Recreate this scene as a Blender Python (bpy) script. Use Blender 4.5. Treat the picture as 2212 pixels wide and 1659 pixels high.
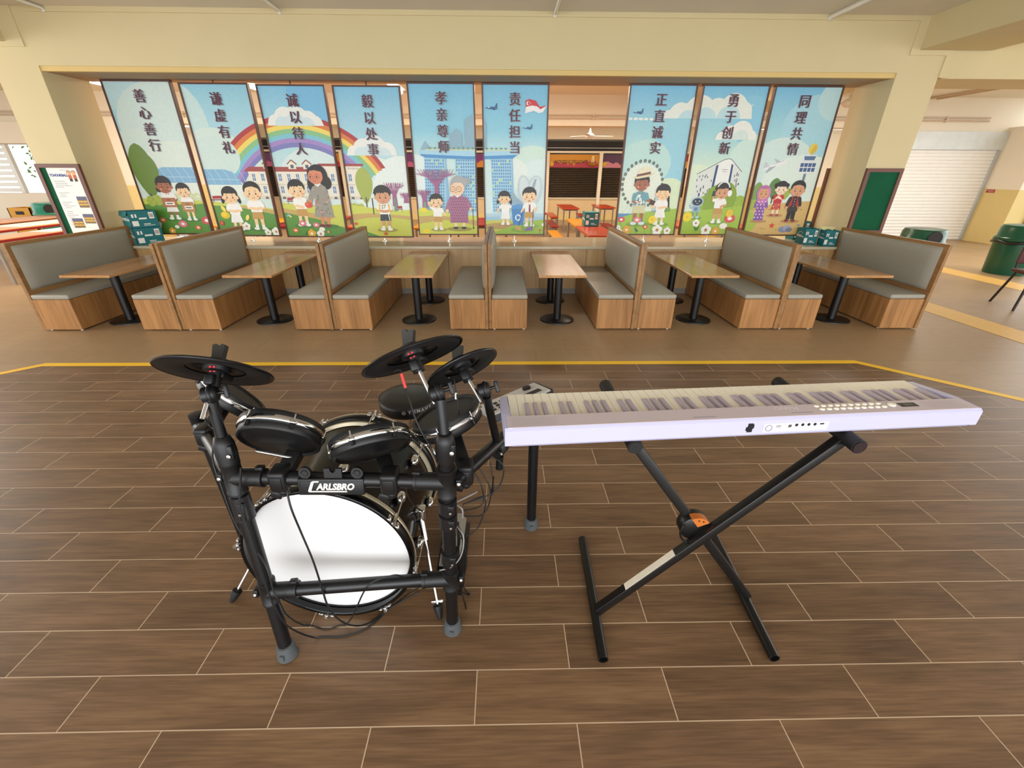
import bpy, bmesh, math, random
from mathutils import Vector, Matrix, Euler
from math import sin, cos, pi, radians

random.seed(7)
for o in list(bpy.data.objects):
    bpy.data.objects.remove(o)
SC = bpy.context.scene
COL = SC.collection

# ------------------------------------------------------------------ camera
cam_d = bpy.data.cameras.new('camera')
cam = bpy.data.objects.new('camera', cam_d)
COL.objects.link(cam)
cam_d.sensor_width = 36.0
cam_d.lens = 930.0 / 2212.0 * 36.0
cam_d.clip_start = 0.02
cam_d.clip_end = 200
R_, U_, F_ = ((0.9998335, -0.01780629, 0.00398972), (0.00429431, 0.44210166, 0.89695467), (0.0177353, 0.89678819, -0.44210451))
mw = Matrix((R_, U_, [-v for v in F_])).transposed().to_4x4()
mw.translation = (0, 0, 1.5)
cam.matrix_world = mw
SC.camera = cam

# ------------------------------------------------------------------ view, sky, daylight
SC.view_settings.view_transform = 'Standard'
SC.view_settings.look = 'None'
SC.view_settings.gamma = 1.0
SC.view_settings.use_curve_mapping = False
SC.view_settings.exposure = 0.66

W = bpy.data.worlds.new('overcast_sky')
SC.world = W
W.use_nodes = True
bg = W.node_tree.nodes['Background']
bg.inputs['Color'].default_value = (0.93, 0.97, 1.0, 1)
bg.inputs['Strength'].default_value = 1.6

def area(name, loc, target, sx, sy, power, color):
    d = bpy.data.lights.new(name, 'AREA')
    d.shape = 'RECTANGLE'
    d.size, d.size_y = sx, sy
    d.energy = power
    d.color = color
    o = bpy.data.objects.new(name, d)
    COL.objects.link(o)
    o.location = loc
    o.rotation_euler = (Vector(target) - Vector(loc)).to_track_quat('-Z', 'Y').to_euler()
    return o

# daylight falling in from the open courtyard side behind the photographer
area('courtyard_daylight', (0.5, -8.0, 2.3), (0.2, 2.5, 1.0), 14.0, 4.2, 430, (0.95, 0.97, 1.0))
# daylight from the open ends of the hall
area('side_daylight_west', (-9.6, 4.2, 1.9), (-3, 4.4, 0.4), 5.0, 2.2, 125, (1.0, 0.98, 0.95))
area('side_daylight_east', (10.2, 5.0, 1.9), (4, 5.6, 0.5), 6.0, 2.2, 55, (1.0, 0.97, 0.92))

# ------------------------------------------------------------------ helpers
def srgb(h):
    if isinstance(h, str):
        h = h.lstrip('#')
        c = [int(h[i:i + 2], 16) / 255 for i in (0, 2, 4)]
    else:
        c = [v / 255 for v in h]
    return tuple(v / 12.92 if v <= 0.04045 else ((v + 0.055) / 1.055) ** 2.4 for v in c) + (1.0,)

MATS = {}

def nodes_of(name):
    m = bpy.data.materials.new(name)
    m.use_nodes = True
    nt = m.node_tree
    return m, nt, nt.nodes['Principled BSDF']

def mat(name, col, rough=0.5, metal=0.0, var=0.05, scale=8.0, bump=0.0, spec=0.5, emit=None, estr=0.0, trans=0.0, coat=0.0):
    """plain surface with a little procedural noise in its tone"""
    if name in MATS:
        return MATS[name]
    m, nt, p = nodes_of(name)
    c = srgb(col)
    L = nt.links.new
    p.inputs['Roughness'].default_value = rough
    p.inputs['Metallic'].default_value = metal
    p.inputs['Specular IOR Level'].default_value = spec
    p.inputs['Base Color'].default_value = c
    if coat:
        p.inputs['Coat Weight'].default_value = coat
        p.inputs['Coat Roughness'].default_value = 0.08
    if trans:
        p.inputs['Transmission Weight'].default_value = trans
    if var or bump:
        tc = nt.nodes.new('ShaderNodeTexCoord')
        n = nt.nodes.new('ShaderNodeTexNoise')
        n.inputs['Scale'].default_value = scale
        n.inputs['Detail'].default_value = 4
        L(tc.outputs['Object'], n.inputs['Vector'])
    if var:
        r = nt.nodes.new('ShaderNodeMapRange')
        r.inputs['To Min'].default_value = 1 - var
        r.inputs['To Max'].default_value = 1 + var
        L(n.outputs['Fac'], r.inputs['Value'])
        mx = nt.nodes.new('ShaderNodeMix')
        mx.data_type = 'RGBA'
        mx.blend_type = 'MULTIPLY'
        mx.inputs[0].default_value = 1
        mx.inputs[6].default_value = c
        L(r.outputs[0], mx.inputs[7])
        L(mx.outputs[2], p.inputs['Base Color'])
    if bump:
        b = nt.nodes.new('ShaderNodeBump')
        b.inputs['Strength'].default_value = bump
        b.inputs['Distance'].default_value = 0.002
        L(n.outputs['Fac'], b.inputs['Height'])
        L(b.outputs[0], p.inputs['Normal'])
    if emit:
        p.inputs['Emission Color'].default_value = srgb(emit)
        p.inputs['Emission Strength'].default_value = estr
    MATS[name] = m
    return m

def wood_mat(name, light, dark, axis='Z', scale=1.0, rough=0.4, ring=9.0, coat=0.0):
    """veneer: stretched noise along one axis"""
    m, nt, p = nodes_of(name)
    L = nt.links.new
    tc = nt.nodes.new('ShaderNodeTexCoord')
    oi = nt.nodes.new('ShaderNodeObjectInfo')
    add = nt.nodes.new('ShaderNodeVectorMath'); add.operation = 'ADD'
    sc = nt.nodes.new('ShaderNodeVectorMath'); sc.operation = 'SCALE'; sc.inputs[3].default_value = 13.0
    cmb = nt.nodes.new('ShaderNodeCombineXYZ')
    for i in range(3):
        L(oi.outputs['Random'], cmb.inputs[i])
    L(cmb.outputs[0], sc.inputs[0])
    L(tc.outputs['Object'], add.inputs[0]); L(sc.outputs[0], add.inputs[1])
    mp = nt.nodes.new('ShaderNodeMapping')
    s = [14.0 * scale] * 3
    s['XYZ'.index(axis)] = 1.3 * scale
    mp.inputs['Scale'].default_value = s
    L(add.outputs[0], mp.inputs['Vector'])
    n1 = nt.nodes.new('ShaderNodeTexNoise'); n1.inputs['Scale'].default_value = 1.0; n1.inputs['Detail'].default_value = 5; n1.inputs['Distortion'].default_value = 0.6
    L(mp.outputs[0], n1.inputs['Vector'])
    mp2 = nt.nodes.new('ShaderNodeMapping')
    s2 = [90.0 * scale] * 3
    s2['XYZ'.index(axis)] = 4.0 * scale
    mp2.inputs['Scale'].default_value = s2
    L(add.outputs[0], mp2.inputs['Vector'])
    n2 = nt.nodes.new('ShaderNodeTexNoise'); n2.inputs['Scale'].default_value = 1.0; n2.inputs['Detail'].default_value = 3
    L(mp2.outputs[0], n2.inputs['Vector'])
    mxf = nt.nodes.new('ShaderNodeMix'); mxf.inputs[0].default_value = 0.35
    L(n1.outputs['Fac'], mxf.inputs[2]); L(n2.outputs['Fac'], mxf.inputs[3])
    cr = nt.nodes.new('ShaderNodeValToRGB')
    cr.color_ramp.elements[0].position = 0.34; cr.color_ramp.elements[0].color = srgb(dark)
    cr.color_ramp.elements[1].position = 0.64; cr.color_ramp.elements[1].color = srgb(light)
    L(mxf.outputs[0], cr.inputs[0])
    L(cr.outputs[0], p.inputs['Base Color'])
    p.inputs['Roughness'].default_value = rough
    if coat:
        p.inputs['Coat Weight'].default_value = coat
        p.inputs['Coat Roughness'].default_value = 0.12
    MATS[name] = m
    return m

class MB:
    """collects shapes for ONE mesh; every face carries a material slot"""
    def __init__(s):
        s.v, s.f, s.m, s.s = [], [], [], []
    def add(s, vs, fs, mi=0, smooth=False):
        b = len(s.v)
        s.v += [tuple(x) for x in vs]
        for f in fs:
            s.f.append([i + b for i in f]); s.m.append(mi); s.s.append(smooth)
        return s
    def box(s, x0, x1, y0, y1, z0, z1, mi=0, M=None):
        vs = [Vector((x, y, z)) for z in (z0, z1) for y in (y0, y1) for x in (x0, x1)]
        if M: vs = [M @ v for v in vs]
        return s.add(vs, [(0, 2, 3, 1), (4, 5, 7, 6), (0, 1, 5, 4), (2, 6, 7, 3), (0, 4, 6, 2), (1, 3, 7, 5)], mi)
    def rbox(s, x0, x1, y0, y1, z0, z1, r=0.01, seg=3, mi=0, M=None, smooth=True):
        bm = bmesh.new()
        bmesh.ops.create_cube(bm, size=1)
        for v in bm.verts:
            v.co = Vector(((x0 + x1) / 2 + v.co.x * (x1 - x0), (y0 + y1) / 2 + v.co.y * (y1 - y0), (z0 + z1) / 2 + v.co.z * (z1 - z0)))
        r = min(r, 0.49 * min(abs(x1 - x0), abs(y1 - y0), abs(z1 - z0)))
        bmesh.ops.bevel(bm, geom=list(bm.edges), offset=r, segments=seg, affect='EDGES', profile=0.5)
        return s.bm(bm, mi, M, smooth)
    def bm(s, bm, mi=0, M=None, smooth=True):
        bm.verts.index_update()
        vs = [(M @ v.co) if M else v.co.copy() for v in bm.verts]
        fs = [[v.index for v in f.verts] for f in bm.faces]
        bm.free()
        return s.add(vs, fs, mi, smooth)
    def lathe(s, prof, M, n=32, mi=0, cap=True, smooth=True):
        """prof: (radius, height) pairs turned around local Z of M"""
        vs = []
        for r, h in prof:
            for k in range(n):
                a = 2 * pi * k / n
                vs.append(M @ Vector((r * cos(a), r * sin(a), h)))
        fs = []
        for i in range(len(prof) - 1):
            for k in range(n):
                k2 = (k + 1) % n
                fs.append((i * n + k, i * n + k2, (i + 1) * n + k2, (i + 1) * n + k))
        s.add(vs, fs, mi, smooth)
        if cap:
            b = len(s.v) - len(vs)
            if prof[0][0] > 1e-6:
                s.f.append([b + k for k in range(n)][::-1]); s.m.append(mi); s.s.append(False)
            if prof[-1][0] > 1e-6:
                s.f.append([b + (len(prof) - 1) * n + k for k in range(n)]); s.m.append(mi); s.s.append(False)
        return s
    def cyl(s, p0, p1, r0, r1=None, n=20, mi=0, cap=True):
        p0, p1 = Vector(p0), Vector(p1)
        d = p1 - p0
        M = Matrix.Translation(p0) @ d.to_track_quat('Z', 'Y').to_matrix().to_4x4()
        return s.lathe([(r0, 0), (r0 if r1 is None else r1, d.length)], M, n, mi, cap)
    def tube(s, pts, r, n=8, mi=0, closed=False):
        pts = [Vector(p) for p in pts]
        N = len(pts)
        rings = []
        up = Vector((0, 0, 1))
        prev = None
        for i, p in enumerate(pts):
            a = pts[(i - 1) % N] if (i or closed) else p
            b = pts[(i + 1) % N] if (i < N - 1 or closed) else p
            t = (b - a).normalized()
            if prev is None:
                x = t.cross(up)
                if x.length < 1e-3: x = t.cross(Vector((1, 0, 0)))
            else:
                x = prev - t * prev.dot(t)
                if x.length < 1e-6: x = t.cross(up)
            x.normalize(); prev = x
            y = t.cross(x)
            rr = r[i] if isinstance(r, (list, tuple)) else r
            rings.append([p + (x * cos(2 * pi * k / n) + y * sin(2 * pi * k / n)) * rr for k in range(n)])
        vs = [v for g in rings for v in g]
        fs = []
        for i in range(N if closed else N - 1):
            j = (i + 1) % N
            for k in range(n):
                k2 = (k + 1) % n
                fs.append((i * n + k, i * n + k2, j * n + k2, j * n + k))
        if not closed:
            fs.append(tuple(range(n))[::-1]); fs.append(tuple((N - 1) * n + k for k in range(n)))
        return s.add(vs, fs, mi, True)
    def prism(s, poly, M, h0, h1, mi=0, smooth=False):
        n = len(poly)
        vs = [M @ Vector((x, y, h0)) for x, y in poly] + [M @ Vector((x, y, h1)) for x, y in poly]
        fs = [tuple(range(n))[::-1], tuple(range(n, 2 * n))] + [(i, (i + 1) % n, n + (i + 1) % n, n + i) for i in range(n)]
        return s.add(vs, fs, mi, smooth)
    def ball(s, c, r, n=14, mi=0, sq=(1, 1, 1)):
        M = Matrix.Translation(Vector(c)) @ Matrix.Diagonal((*sq, 1))
        prof = [(max(1e-5, r * sin(pi * i / n)), -r * cos(pi * i / n)) for i in range(n + 1)]
        return s.lathe(prof, M, n * 2, mi, cap=False)
    def build(s, name, mats, parent=None, off=None):
        me = bpy.data.meshes.new(name)
        off = Vector(off) if off is not None else Vector((0, 0, 0))
        me.from_pydata([tuple(Vector(v) - off) for v in s.v], [], s.f)
        if not isinstance(mats, (list, tuple)): mats = [mats]
        for m in mats: me.materials.append(m)
        me.polygons.foreach_set('material_index', s.m)
        me.polygons.foreach_set('use_smooth', s.s)
        me.update()
        if any(s.s): me.set_sharp_from_angle(angle=radians(55))
        o = bpy.data.objects.new(name, me)
        COL.objects.link(o)
        if parent is not None:
            o.parent = parent
        return o

def frame_mat(o, z, x=None):
    """matrix with origin o, local Z along z, local X near x"""
    z = Vector(z).normalized()
    x = Vector(x) if x is not None else (Vector((1, 0, 0)) if abs(z.x) < 0.9 else Vector((0, 1, 0)))
    x = (x - z * x.dot(z)).normalized()
    y = z.cross(x)
    M = Matrix((x, y, z)).transposed().to_4x4()
    M.translation = Vector(o)
    return M

def smooth_path(pts, k=6):
    """Catmull-Rom through pts"""
    P = [Vector(p) for p in pts]
    P = [P[0] * 2 - P[1]] + P + [P[-1] * 2 - P[-2]]
    out = []
    for i in range(1, len(P) - 2):
        for j in range(k):
            t = j / k
            a, b, c, d = P[i - 1], P[i], P[i + 1], P[i + 2]
            out.append(0.5 * ((2 * b) + (c - a) * t + (2 * a - 5 * b + 4 * c - d) * t * t + (3 * b - a - 3 * c + d) * t ** 3))
    out.append(P[-2])
    return out

def thing(name, label, cat, loc=(0, 0, 0), rz=0.0, group=None):
    o = bpy.data.objects.new(name, None)
    o.empty_display_size = 0.1
    COL.objects.link(o)
    o.location = loc
    o.rotation_euler = (0, 0, rz)
    return tag(o, label, cat, group)

def ring(mb, x0, x1, z0, z1, y0, y1, f, mi=0):
    """one closed picture-frame moulding"""
    vs = []
    for y in (y0, y1):
        for a, b, c, d in ((x0, x1, z0, z1), (x0 + f, x1 - f, z0 + f, z1 - f)):
            vs += [(a, y, c), (b, y, c), (b, y, d), (a, y, d)]
    fs = []
    for k in range(4):
        n = (k + 1) % 4
        fs += [(k, n, 4 + n, 4 + k), (8 + k, 12 + k, 12 + n, 8 + n), (k, 8 + k, 8 + n, n), (4 + k, 4 + n, 12 + n, 12 + k)]
    return mb.add(vs, fs, mi)

def pillow(mb, face0, bulge, y0, y1, z0, z1, mi=0, n=14):
    """padded panel standing on the plane x = face0, swelling towards +x"""
    def g(k):
        t = -1 + 2 * k / n
        return math.copysign(abs(t) ** 0.45, t)
    vs, fs = [], []
    for i in range(n + 1):
        for j in range(n + 1):
            u, v = g(i), g(j)
            h = (max(0, 1 - abs(u) ** 9) * max(0, 1 - abs(v) ** 6)) ** 0.45
            vs.append((face0 + bulge * h + .008 * (1 - u * u) * (1 - v * v), y0 + (u + 1) / 2 * (y1 - y0), z0 + (v + 1) / 2 * (z1 - z0)))
    for i in range(n):
        for j in range(n):
            a = i * (n + 1) + j
            fs.append((a, a + n + 1, a + n + 2, a + 1))
    return mb.add(vs, fs, mi, True)

def tag(o, label, cat, group=None):
    o['label'] = label
    o['category'] = cat
    if group: o['group'] = group
    return o

def struct(name, mb, m, label=None, parent=None):
    o = mb.build(name, m, parent)
    if parent is None: o['kind'] = 'structure'
    if label:
        o['label'] = label
    return o

def copy_tree(o, label=None, loc=None, rz=None, parent=None):
    c = o.copy()
    COL.objects.link(c)
    if parent is not None: c.parent = parent
    if label: c['label'] = label
    if loc is not None: c.location = loc
    if rz is not None: c.rotation_euler = (0, 0, rz)
    for ch in [x for x in bpy.data.objects if x.parent == o]:
        copy_tree(ch, parent=c)
    return c

def text_geo(txt, size, bold=0.0, shear=0.0, align='CENTER', res=3):
    """glyph outlines as filled 2-D triangles: (verts xy, faces)"""
    cu = bpy.data.curves.new('glyphs', 'FONT')
    cu.body = txt; cu.size = size; cu.offset = bold; cu.shear = shear
    cu.align_x = align; cu.align_y = 'CENTER'; cu.resolution_u = res
    ob = bpy.data.objects.new('glyphs', cu)
    COL.objects.link(ob)
    dg = bpy.context.evaluated_depsgraph_get()
    me = bpy.data.meshes.new_from_object(ob.evaluated_get(dg))
    vs = [(v.co.x, v.co.y) for v in me.vertices]
    fs = [tuple(p.vertices) for p in me.polygons]
    bpy.data.objects.remove(ob)
    bpy.data.curves.remove(cu)
    bpy.data.meshes.remove(me)
    return vs, fs

def text_mb(mb, txt, size, M, bold=0.0, shear=0.0, mi=0, align='CENTER', sx=1.0):
    vs, fs = text_geo(txt, size, bold, shear, align)
    mb.add([M @ Vector((x * sx, y, 0)) for x, y in vs], fs, mi)
    return mb

# ------------------------------------------------------------------ materials of the room
def plank_floor():
    m, nt, p = nodes_of('plank_tiles')
    L = nt.links.new
    tc = nt.nodes.new('ShaderNodeTexCoord')
    mp = nt.nodes.new('ShaderNodeMapping')
    mp.inputs['Location'].default_value = (-0.2155, -1.033, 0)
    L(tc.outputs['Object'], mp.inputs['Vector'])
    bt = nt.nodes.new('ShaderNodeTexBrick')
    bt.inputs['Scale'].default_value = 1.0
    bt.inputs['Brick Width'].default_value = 0.621
    bt.inputs['Row Height'].default_value = 0.160
    bt.inputs['Mortar Size'].default_value = 0.0017
    bt.inputs['Mortar Smooth'].default_value = 0.1
    bt.inputs['Bias'].default_value = 0.0
    bt.offset = 0.5
    bt.inputs['Color1'].default_value = (0, 0, 0, 1)
    bt.inputs['Color2'].default_value = (1, 1, 1, 1)
    bt.inputs['Mortar'].default_value = (0.5, 0.5, 0.5, 1)
    L(mp.outputs[0], bt.inputs['Vector'])
    # grain runs along X and shifts from tile to tile
    sc = nt.nodes.new('ShaderNodeVectorMath'); sc.operation = 'MULTIPLY_ADD'
    sc.inputs[1].default_value = (17.0, 5.0, 31.0)
    L(bt.outputs['Color'], sc.inputs[0]); L(tc.outputs['Object'], sc.inputs[2])
    def grain(s, det, dist):
        q = nt.nodes.new('ShaderNodeMapping'); q.inputs['Scale'].default_value = s
        L(sc.outputs[0], q.inputs['Vector'])
        n = nt.nodes.new('ShaderNodeTexNoise'); n.inputs['Scale'].default_value = 1; n.inputs['Detail'].default_value = det; n.inputs['Distortion'].default_value = dist
        L(q.outputs[0], n.inputs['Vector'])
        return n.outputs['Fac']
    g1 = grain((1.6, 22, 1), 5, 0.8)
    g2 = grain((7, 150, 1), 3, 0.2)
    g3 = grain((2.2, 6, 1), 2, 0.3)
    a = nt.nodes.new('ShaderNodeMix'); a.inputs[0].default_value = 0.5; L(g1, a.inputs[2]); L(g2, a.inputs[3])
    b = nt.nodes.new('ShaderNodeMix'); b.inputs[0].default_value = 0.3; L(a.outputs[0], b.inputs[2]); L(g3, b.inputs[3])
    c = nt.nodes.new('ShaderNodeMix'); c.inputs[0].default_value = 0.06; L(b.outputs[0], c.inputs[2]); L(bt.outputs['Color'], c.inputs[3])
    cr = nt.nodes.new('ShaderNodeValToRGB')
    e = cr.color_ramp.elements
    e[0].position = 0.3; e[0].color = srgb('#4c3927')
    e[1].position = 0.68; e[1].color = srgb('#8f6e4d')
    x = e.new(0.5); x.color = srgb('#73563b')
    L(c.outputs[0], cr.inputs[0])
    mx = nt.nodes.new('ShaderNodeMix'); mx.data_type = 'RGBA'
    L(bt.outputs['Fac'], mx.inputs[0]); L(cr.outputs[0], mx.inputs[6])
    mx.inputs[7].default_value = srgb('#cbb292')
    L(mx.outputs[2], p.inputs['Base Color'])
    r = nt.nodes.new('ShaderNodeMapRange'); r.inputs['To Min'].default_value = 0.34; r.inputs['To Max'].default_value = 0.48
    L(a.outputs[0], r.inputs['Value']); L(r.outputs[0], p.inputs['Roughness'])
    bp = nt.nodes.new('ShaderNodeBump'); bp.inputs['Strength'].default_value = 0.25; bp.inputs['Distance'].default_value = 0.001
    L(b.outputs[0], bp.inputs['Height']); L(bp.outputs[0], p.inputs['Normal'])
    return m

def beige_floor():
    m, nt, p = nodes_of('beige_tiles')
    L = nt.links.new
    tc = nt.nodes.new('ShaderNodeTexCoord')
    bt = nt.nodes.new('ShaderNodeTexBrick')
    bt.inputs['Scale'].default_value = 1.0
    bt.inputs['Brick Width'].default_value = 0.58
    bt.inputs['Row Height'].default_value = 0.29
    bt.inputs['Mortar Size'].default_value = 0.0018
    bt.inputs['Mortar Smooth'].default_value = 0.2
    bt.offset = 0.5
    bt.inputs['Color1'].default_value = srgb('#a08562')
    bt.inputs['Color2'].default_value = srgb('#a88c68')
    bt.inputs['Mortar'].default_value = srgb('#8b7253')
    L(tc.outputs['Object'], bt.inputs['Vector'])
    n = nt.nodes.new('ShaderNodeTexNoise'); n.inputs['Scale'].default_value = 14; n.inputs['Detail'].default_value = 6
    L(tc.outputs['Object'], n.inputs['Vector'])
    r = nt.nodes.new('ShaderNodeMapRange'); r.inputs['To Min'].default_value = 0.9; r.inputs['To Max'].default_value = 1.1
    L(n.outputs['Fac'], r.inputs['Value'])
    mx = nt.nodes.new('ShaderNodeMix'); mx.data_type = 'RGBA'; mx.blend_type = 'MULTIPLY'; mx.inputs[0].default_value = 1
    L(bt.outputs['Color'], mx.inputs[6]); L(r.outputs[0], mx.inputs[7])
    L(mx.outputs[2], p.inputs['Base Color'])
    p.inputs['Roughness'].default_value = 0.42
    return m

M_wall = mat('cream_wall_paint', '#d3c498', 0.7, var=0.04, scale=3, bump=0.1)
M_band = mat('beam_edge_lamplit', '#dcbf7c', 0.7, var=0.04, scale=3)  # warm lamp light on the edge band, put into its colour
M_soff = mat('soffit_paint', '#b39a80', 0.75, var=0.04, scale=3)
M_ceil = mat('ceiling_paint', '#e2ddd2', 0.8, var=0.05, scale=2)
M_bwall = mat('back_wall_paint', '#e9dfca', 0.75, var=0.03, scale=3)
M_dado = mat('dado_paint', '#dcc584', 0.6, var=0.04, scale=3)
M_yline = mat('yellow_floor_tape', '#ffcc26', 0.5, var=0.04, scale=20)
M_ystrip = mat('yellow_tactile_tiles', '#dfb45c', 0.5, var=0.06, scale=10)
M_stone = mat('ledge_stone', '#c9bfa4', 0.12, var=0.06, scale=25)
M_skirt = mat('grey_skirting', '#8f8a84', 0.5, var=0.05)
M_steel = mat('galvanised_steel', '#c3c6c4', 0.35, metal=0.4, var=0.1, scale=4)
M_pipe = mat('pipe_paint', '#cdb79c', 0.5, var=0.03)
M_wpipe = mat('white_pipe', '#e6e2d8', 0.45, var=0.03)
M_brown = mat('brown_frame', '#6a4030', 0.45, var=0.08, scale=15)
M_dark = mat('dark_gap', '#1b1713', 0.6, var=0.05)
M_clad = wood_mat('pale_veneer', '#c9a673', '#b58f5c', 'Z', 0.7, 0.35)

FZ = 0.0
CZ = 3.017      # ceiling height
WY = 5.84      # face of the low wall
BY = 5.80      # face of beam and pillars
Y1 = 11.2      # second column line
SY = 16.0      # stall fronts

# floors: the plank stage lies inside the yellow line
mb = MB()
mb.add([(-8.2, -4.0, 0), (8.2, -4.0, 0), (8.2, -1.56, 0), (3.112, 3.455, 0), (-3.945, 3.455, 0), (-8.2, -0.68, 0)], [(0, 1, 2, 3, 4, 5)])
struct('floor', mb, plank_floor())
mb = MB()
mb.add([(-18, -4, -0.001), (18, -4, -0.001), (18, 18, -0.001), (-18, 18, -0.001)], [(0, 1, 2, 3)])
struct('floor', mb, beige_floor())

mb = MB()
def strip(a, b, w, z=0.0015):
    a, b = Vector(a), Vector(b)
    d = (b - a).normalized(); n = Vector((-d.y, d.x)) * w / 2
    q = [a - n, b - n, b + n, a + n]
    mb.prism([(v.x, v.y) for v in q], Matrix.Identity(4), 0.0, z)
q = [(-8.2, -.72), (-3.932, 3.42), (3.098, 3.42), (8.2, -1.6), (8.2, -1.5), (3.127, 3.49), (-3.961, 3.49), (-8.2, -.62)]
mb.add([(x, y, .0012) for x, y in q], [(0, 1, 6, 7), (1, 2, 5, 6), (2, 3, 4, 5)])
struct('trim_1', mb, M_yline)
mb = MB()
mb.box(5.12, 5.51, -3.9, 16, 0.0, 0.0015)
mb.box(7.42, 7.86, -3.9, 16, 0.0, 0.0015)
struct('trim_2', mb, M_ystrip)

# low wall with veneer cladding under the mural panels
mb = MB()
mb.box(-5.03, 4.42, WY, 6.66, 0.075, 0.60)
xs = [-4.98 + 0.607 * k for k in range(16)]
for x in xs:
    mb.box(x - 0.0025, x + 0.0025, WY - 0.0015, WY + 0.01, 0.075, 0.596, 1)
struct('wall_back', mb, [M_clad, mat('veneer_joint', '#6b5030', 0.6)])
mb = MB(); mb.rbox(-5.03, 4.42, 5.80, 6.70, 0.597, 0.630, 0.004, 2, smooth=False)
struct('trim_3', mb, M_stone)
mb = MB(); mb.box(-5.0, 4.4, WY + 0.012, 6.1, 0.0, 0.075)
struct('baseboard_back', mb, M_skirt)

# beam with lowered edge band, pillars
mb = MB()
mb.box(-12, 4.96, BY, 6.45, 2.513, CZ)                  # beam face
mb.box(-5.033, 4.42, BY + 0.012, BY + 0.06, 2.465, 2.515, 1)
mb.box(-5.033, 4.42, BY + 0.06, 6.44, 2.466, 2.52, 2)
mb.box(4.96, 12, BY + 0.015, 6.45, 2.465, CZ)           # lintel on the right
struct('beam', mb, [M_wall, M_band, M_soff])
mb = MB(); mb.box(-5.517, -5.033, BY, 6.42, 0, 2.513); struct('pillar', mb, M_wall)
mb = MB(); mb.box(4.42, 4.905, BY, 6.42, 0, 2.513); struct('pillar', mb, M_wall)
# stepped plaster mouldings around the beam ends
mb = MB()
mb.box(-4.97, 4.49, BY - 0.012, BY, 2.972, CZ)
mb.box(4.49, 4.586, BY - 0.012, BY, 2.672, CZ)
mb.box(4.586, 4.97, BY - 0.012, BY, 2.672, 2.72)
mb.box(4.905, 5.005, BY - 0.012, BY, 2.47, 2.672)
mb.box(-5.27, -5.09, BY - 0.012, BY, 2.72, CZ)
mb.box(-5.95, -5.09, BY - 0.012, BY, 2.675, 2.72)
struct('trim_4', mb, M_wall)
# cross beams running towards the camera
mb = MB(); mb.box(4.586, 5.40, -4, BY - 0.001, 2.722, CZ); struct('beam', mb, M_wall)
mb = MB(); mb.box(-6.0, -5.27, -4, BY - 0.001, 2.722, CZ); struct('beam', mb, M_wall)
mb = MB(); mb.box(4.586, 5.40, 6.45, Y1, 2.62, CZ); struct('beam', mb, M_wall)

# ceiling over the hall and the seating area
mb = MB(); mb.box(-12, 12, -2.2, BY, CZ, CZ + 0.12); struct('ceiling', mb, M_ceil)
mb = MB(); mb.box(-16, 12, 6.45, SY + 1.5, CZ + 0.0, CZ + 0.12); struct('ceiling', mb, M_bwall)
# dark shadow-gap joint where the ceiling slab meets the beam
mb = MB(); mb.box(-4.9, 4.5, BY - 0.010, BY + 0.02, CZ - 0.010, CZ + 0.01)
struct('trim_5', mb, mat('ceiling_joint', '#4c4a48', 0.7))

# second column line with its beam
mb = MB()
mb.box(-14, 9.0, Y1, Y1 + 0.5, 2.43, CZ)
mb.box(9.0, 14, Y1, Y1 + 0.5, 2.36, CZ)
struct('beam', mb, M_bwall)
def dado_wall(x0, x1, y0, y1, z1=2.43, dz=1.18, name='pillar'):
    b = MB()
    b.box(x0, x1, y0, y1, 0, dz, 1)
    b.box(x0, x1, y0, y1, dz, z1, 0)
    return struct(name, b, [M_bwall, M_dado])
dado_wall(-8.95, -8.35, Y1, Y1 + 0.5)
dado_wall(-8.33, -6.2, Y1 + 0.9, Y1 + 1.0, 2.43)
dado_wall(4.6, 6.7, Y1 + 0.7, Y1 + 0.8)
dado_wall(6.6, 7.35, Y1, Y1 + 0.5)
dado_wall(7.35, 8.6, Y1 + 0.55, Y1 + 0.65)
dado_wall(8.6, 8.95, Y1, Y1 + 0.4)
dado_wall(11.56, 12.55, Y1 - 0.12, Y1 + 0.4, 2.45, 1.2, 'wall_right')
dado_wall(12.56, 14.5, Y1 + 0.3, Y1 + 0.5, 2.45, 1.2, 'wall_right')

# ------------------------------------------------------------------ back of the hall, seen through the opening and beside the pillars
M_teal = mat('teal_card', '#0f6f74', 0.5, var=0.06)
M_white = mat('white_print', '#f2efe6', 0.6, var=0.02)
M_card = mat('brown_card', '#9a7656', 0.8, var=0.06)
M_green = mat('green_plastic', '#0f4f38', 0.3, var=0.06, scale=4)
M_greenl = mat('light_green_plastic', '#2b8a72', 0.25, var=0.05)
M_bag = mat('black_bin_liner', '#161513', 0.35, var=0.1, bump=0.4, scale=30)
M_red = mat('red_laminate', '#8f1f24', 0.25, var=0.04)
M_rorange = mat('red_orange_laminate', '#b8401c', 0.22, var=0.04)
M_yorange = mat('amber_laminate', '#cf8a10', 0.22, var=0.04)
M_orange = mat('orange_laminate', '#d9935a', 0.3, var=0.04)
M_leg = mat('grey_steel_leg', '#8b8378', 0.4, metal=0.3, var=0.05)
M_shut = mat('bronze_shutter', '#3a2f22', 0.45, metal=0.3, var=0.06)
M_alu = mat('aluminium_shutter', '#efede6', 0.45, metal=0.0, var=0.04)
M_cwall = mat('counter_front', '#d8bf95', 0.6, var=0.04)
M_glow = mat('lit_tube', '#ffffff', 0.5, var=0, emit='#fff1d8', estr=9.0)
M_lampw = mat('lamp_body', '#eeeae0', 0.5, var=0.02)

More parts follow.
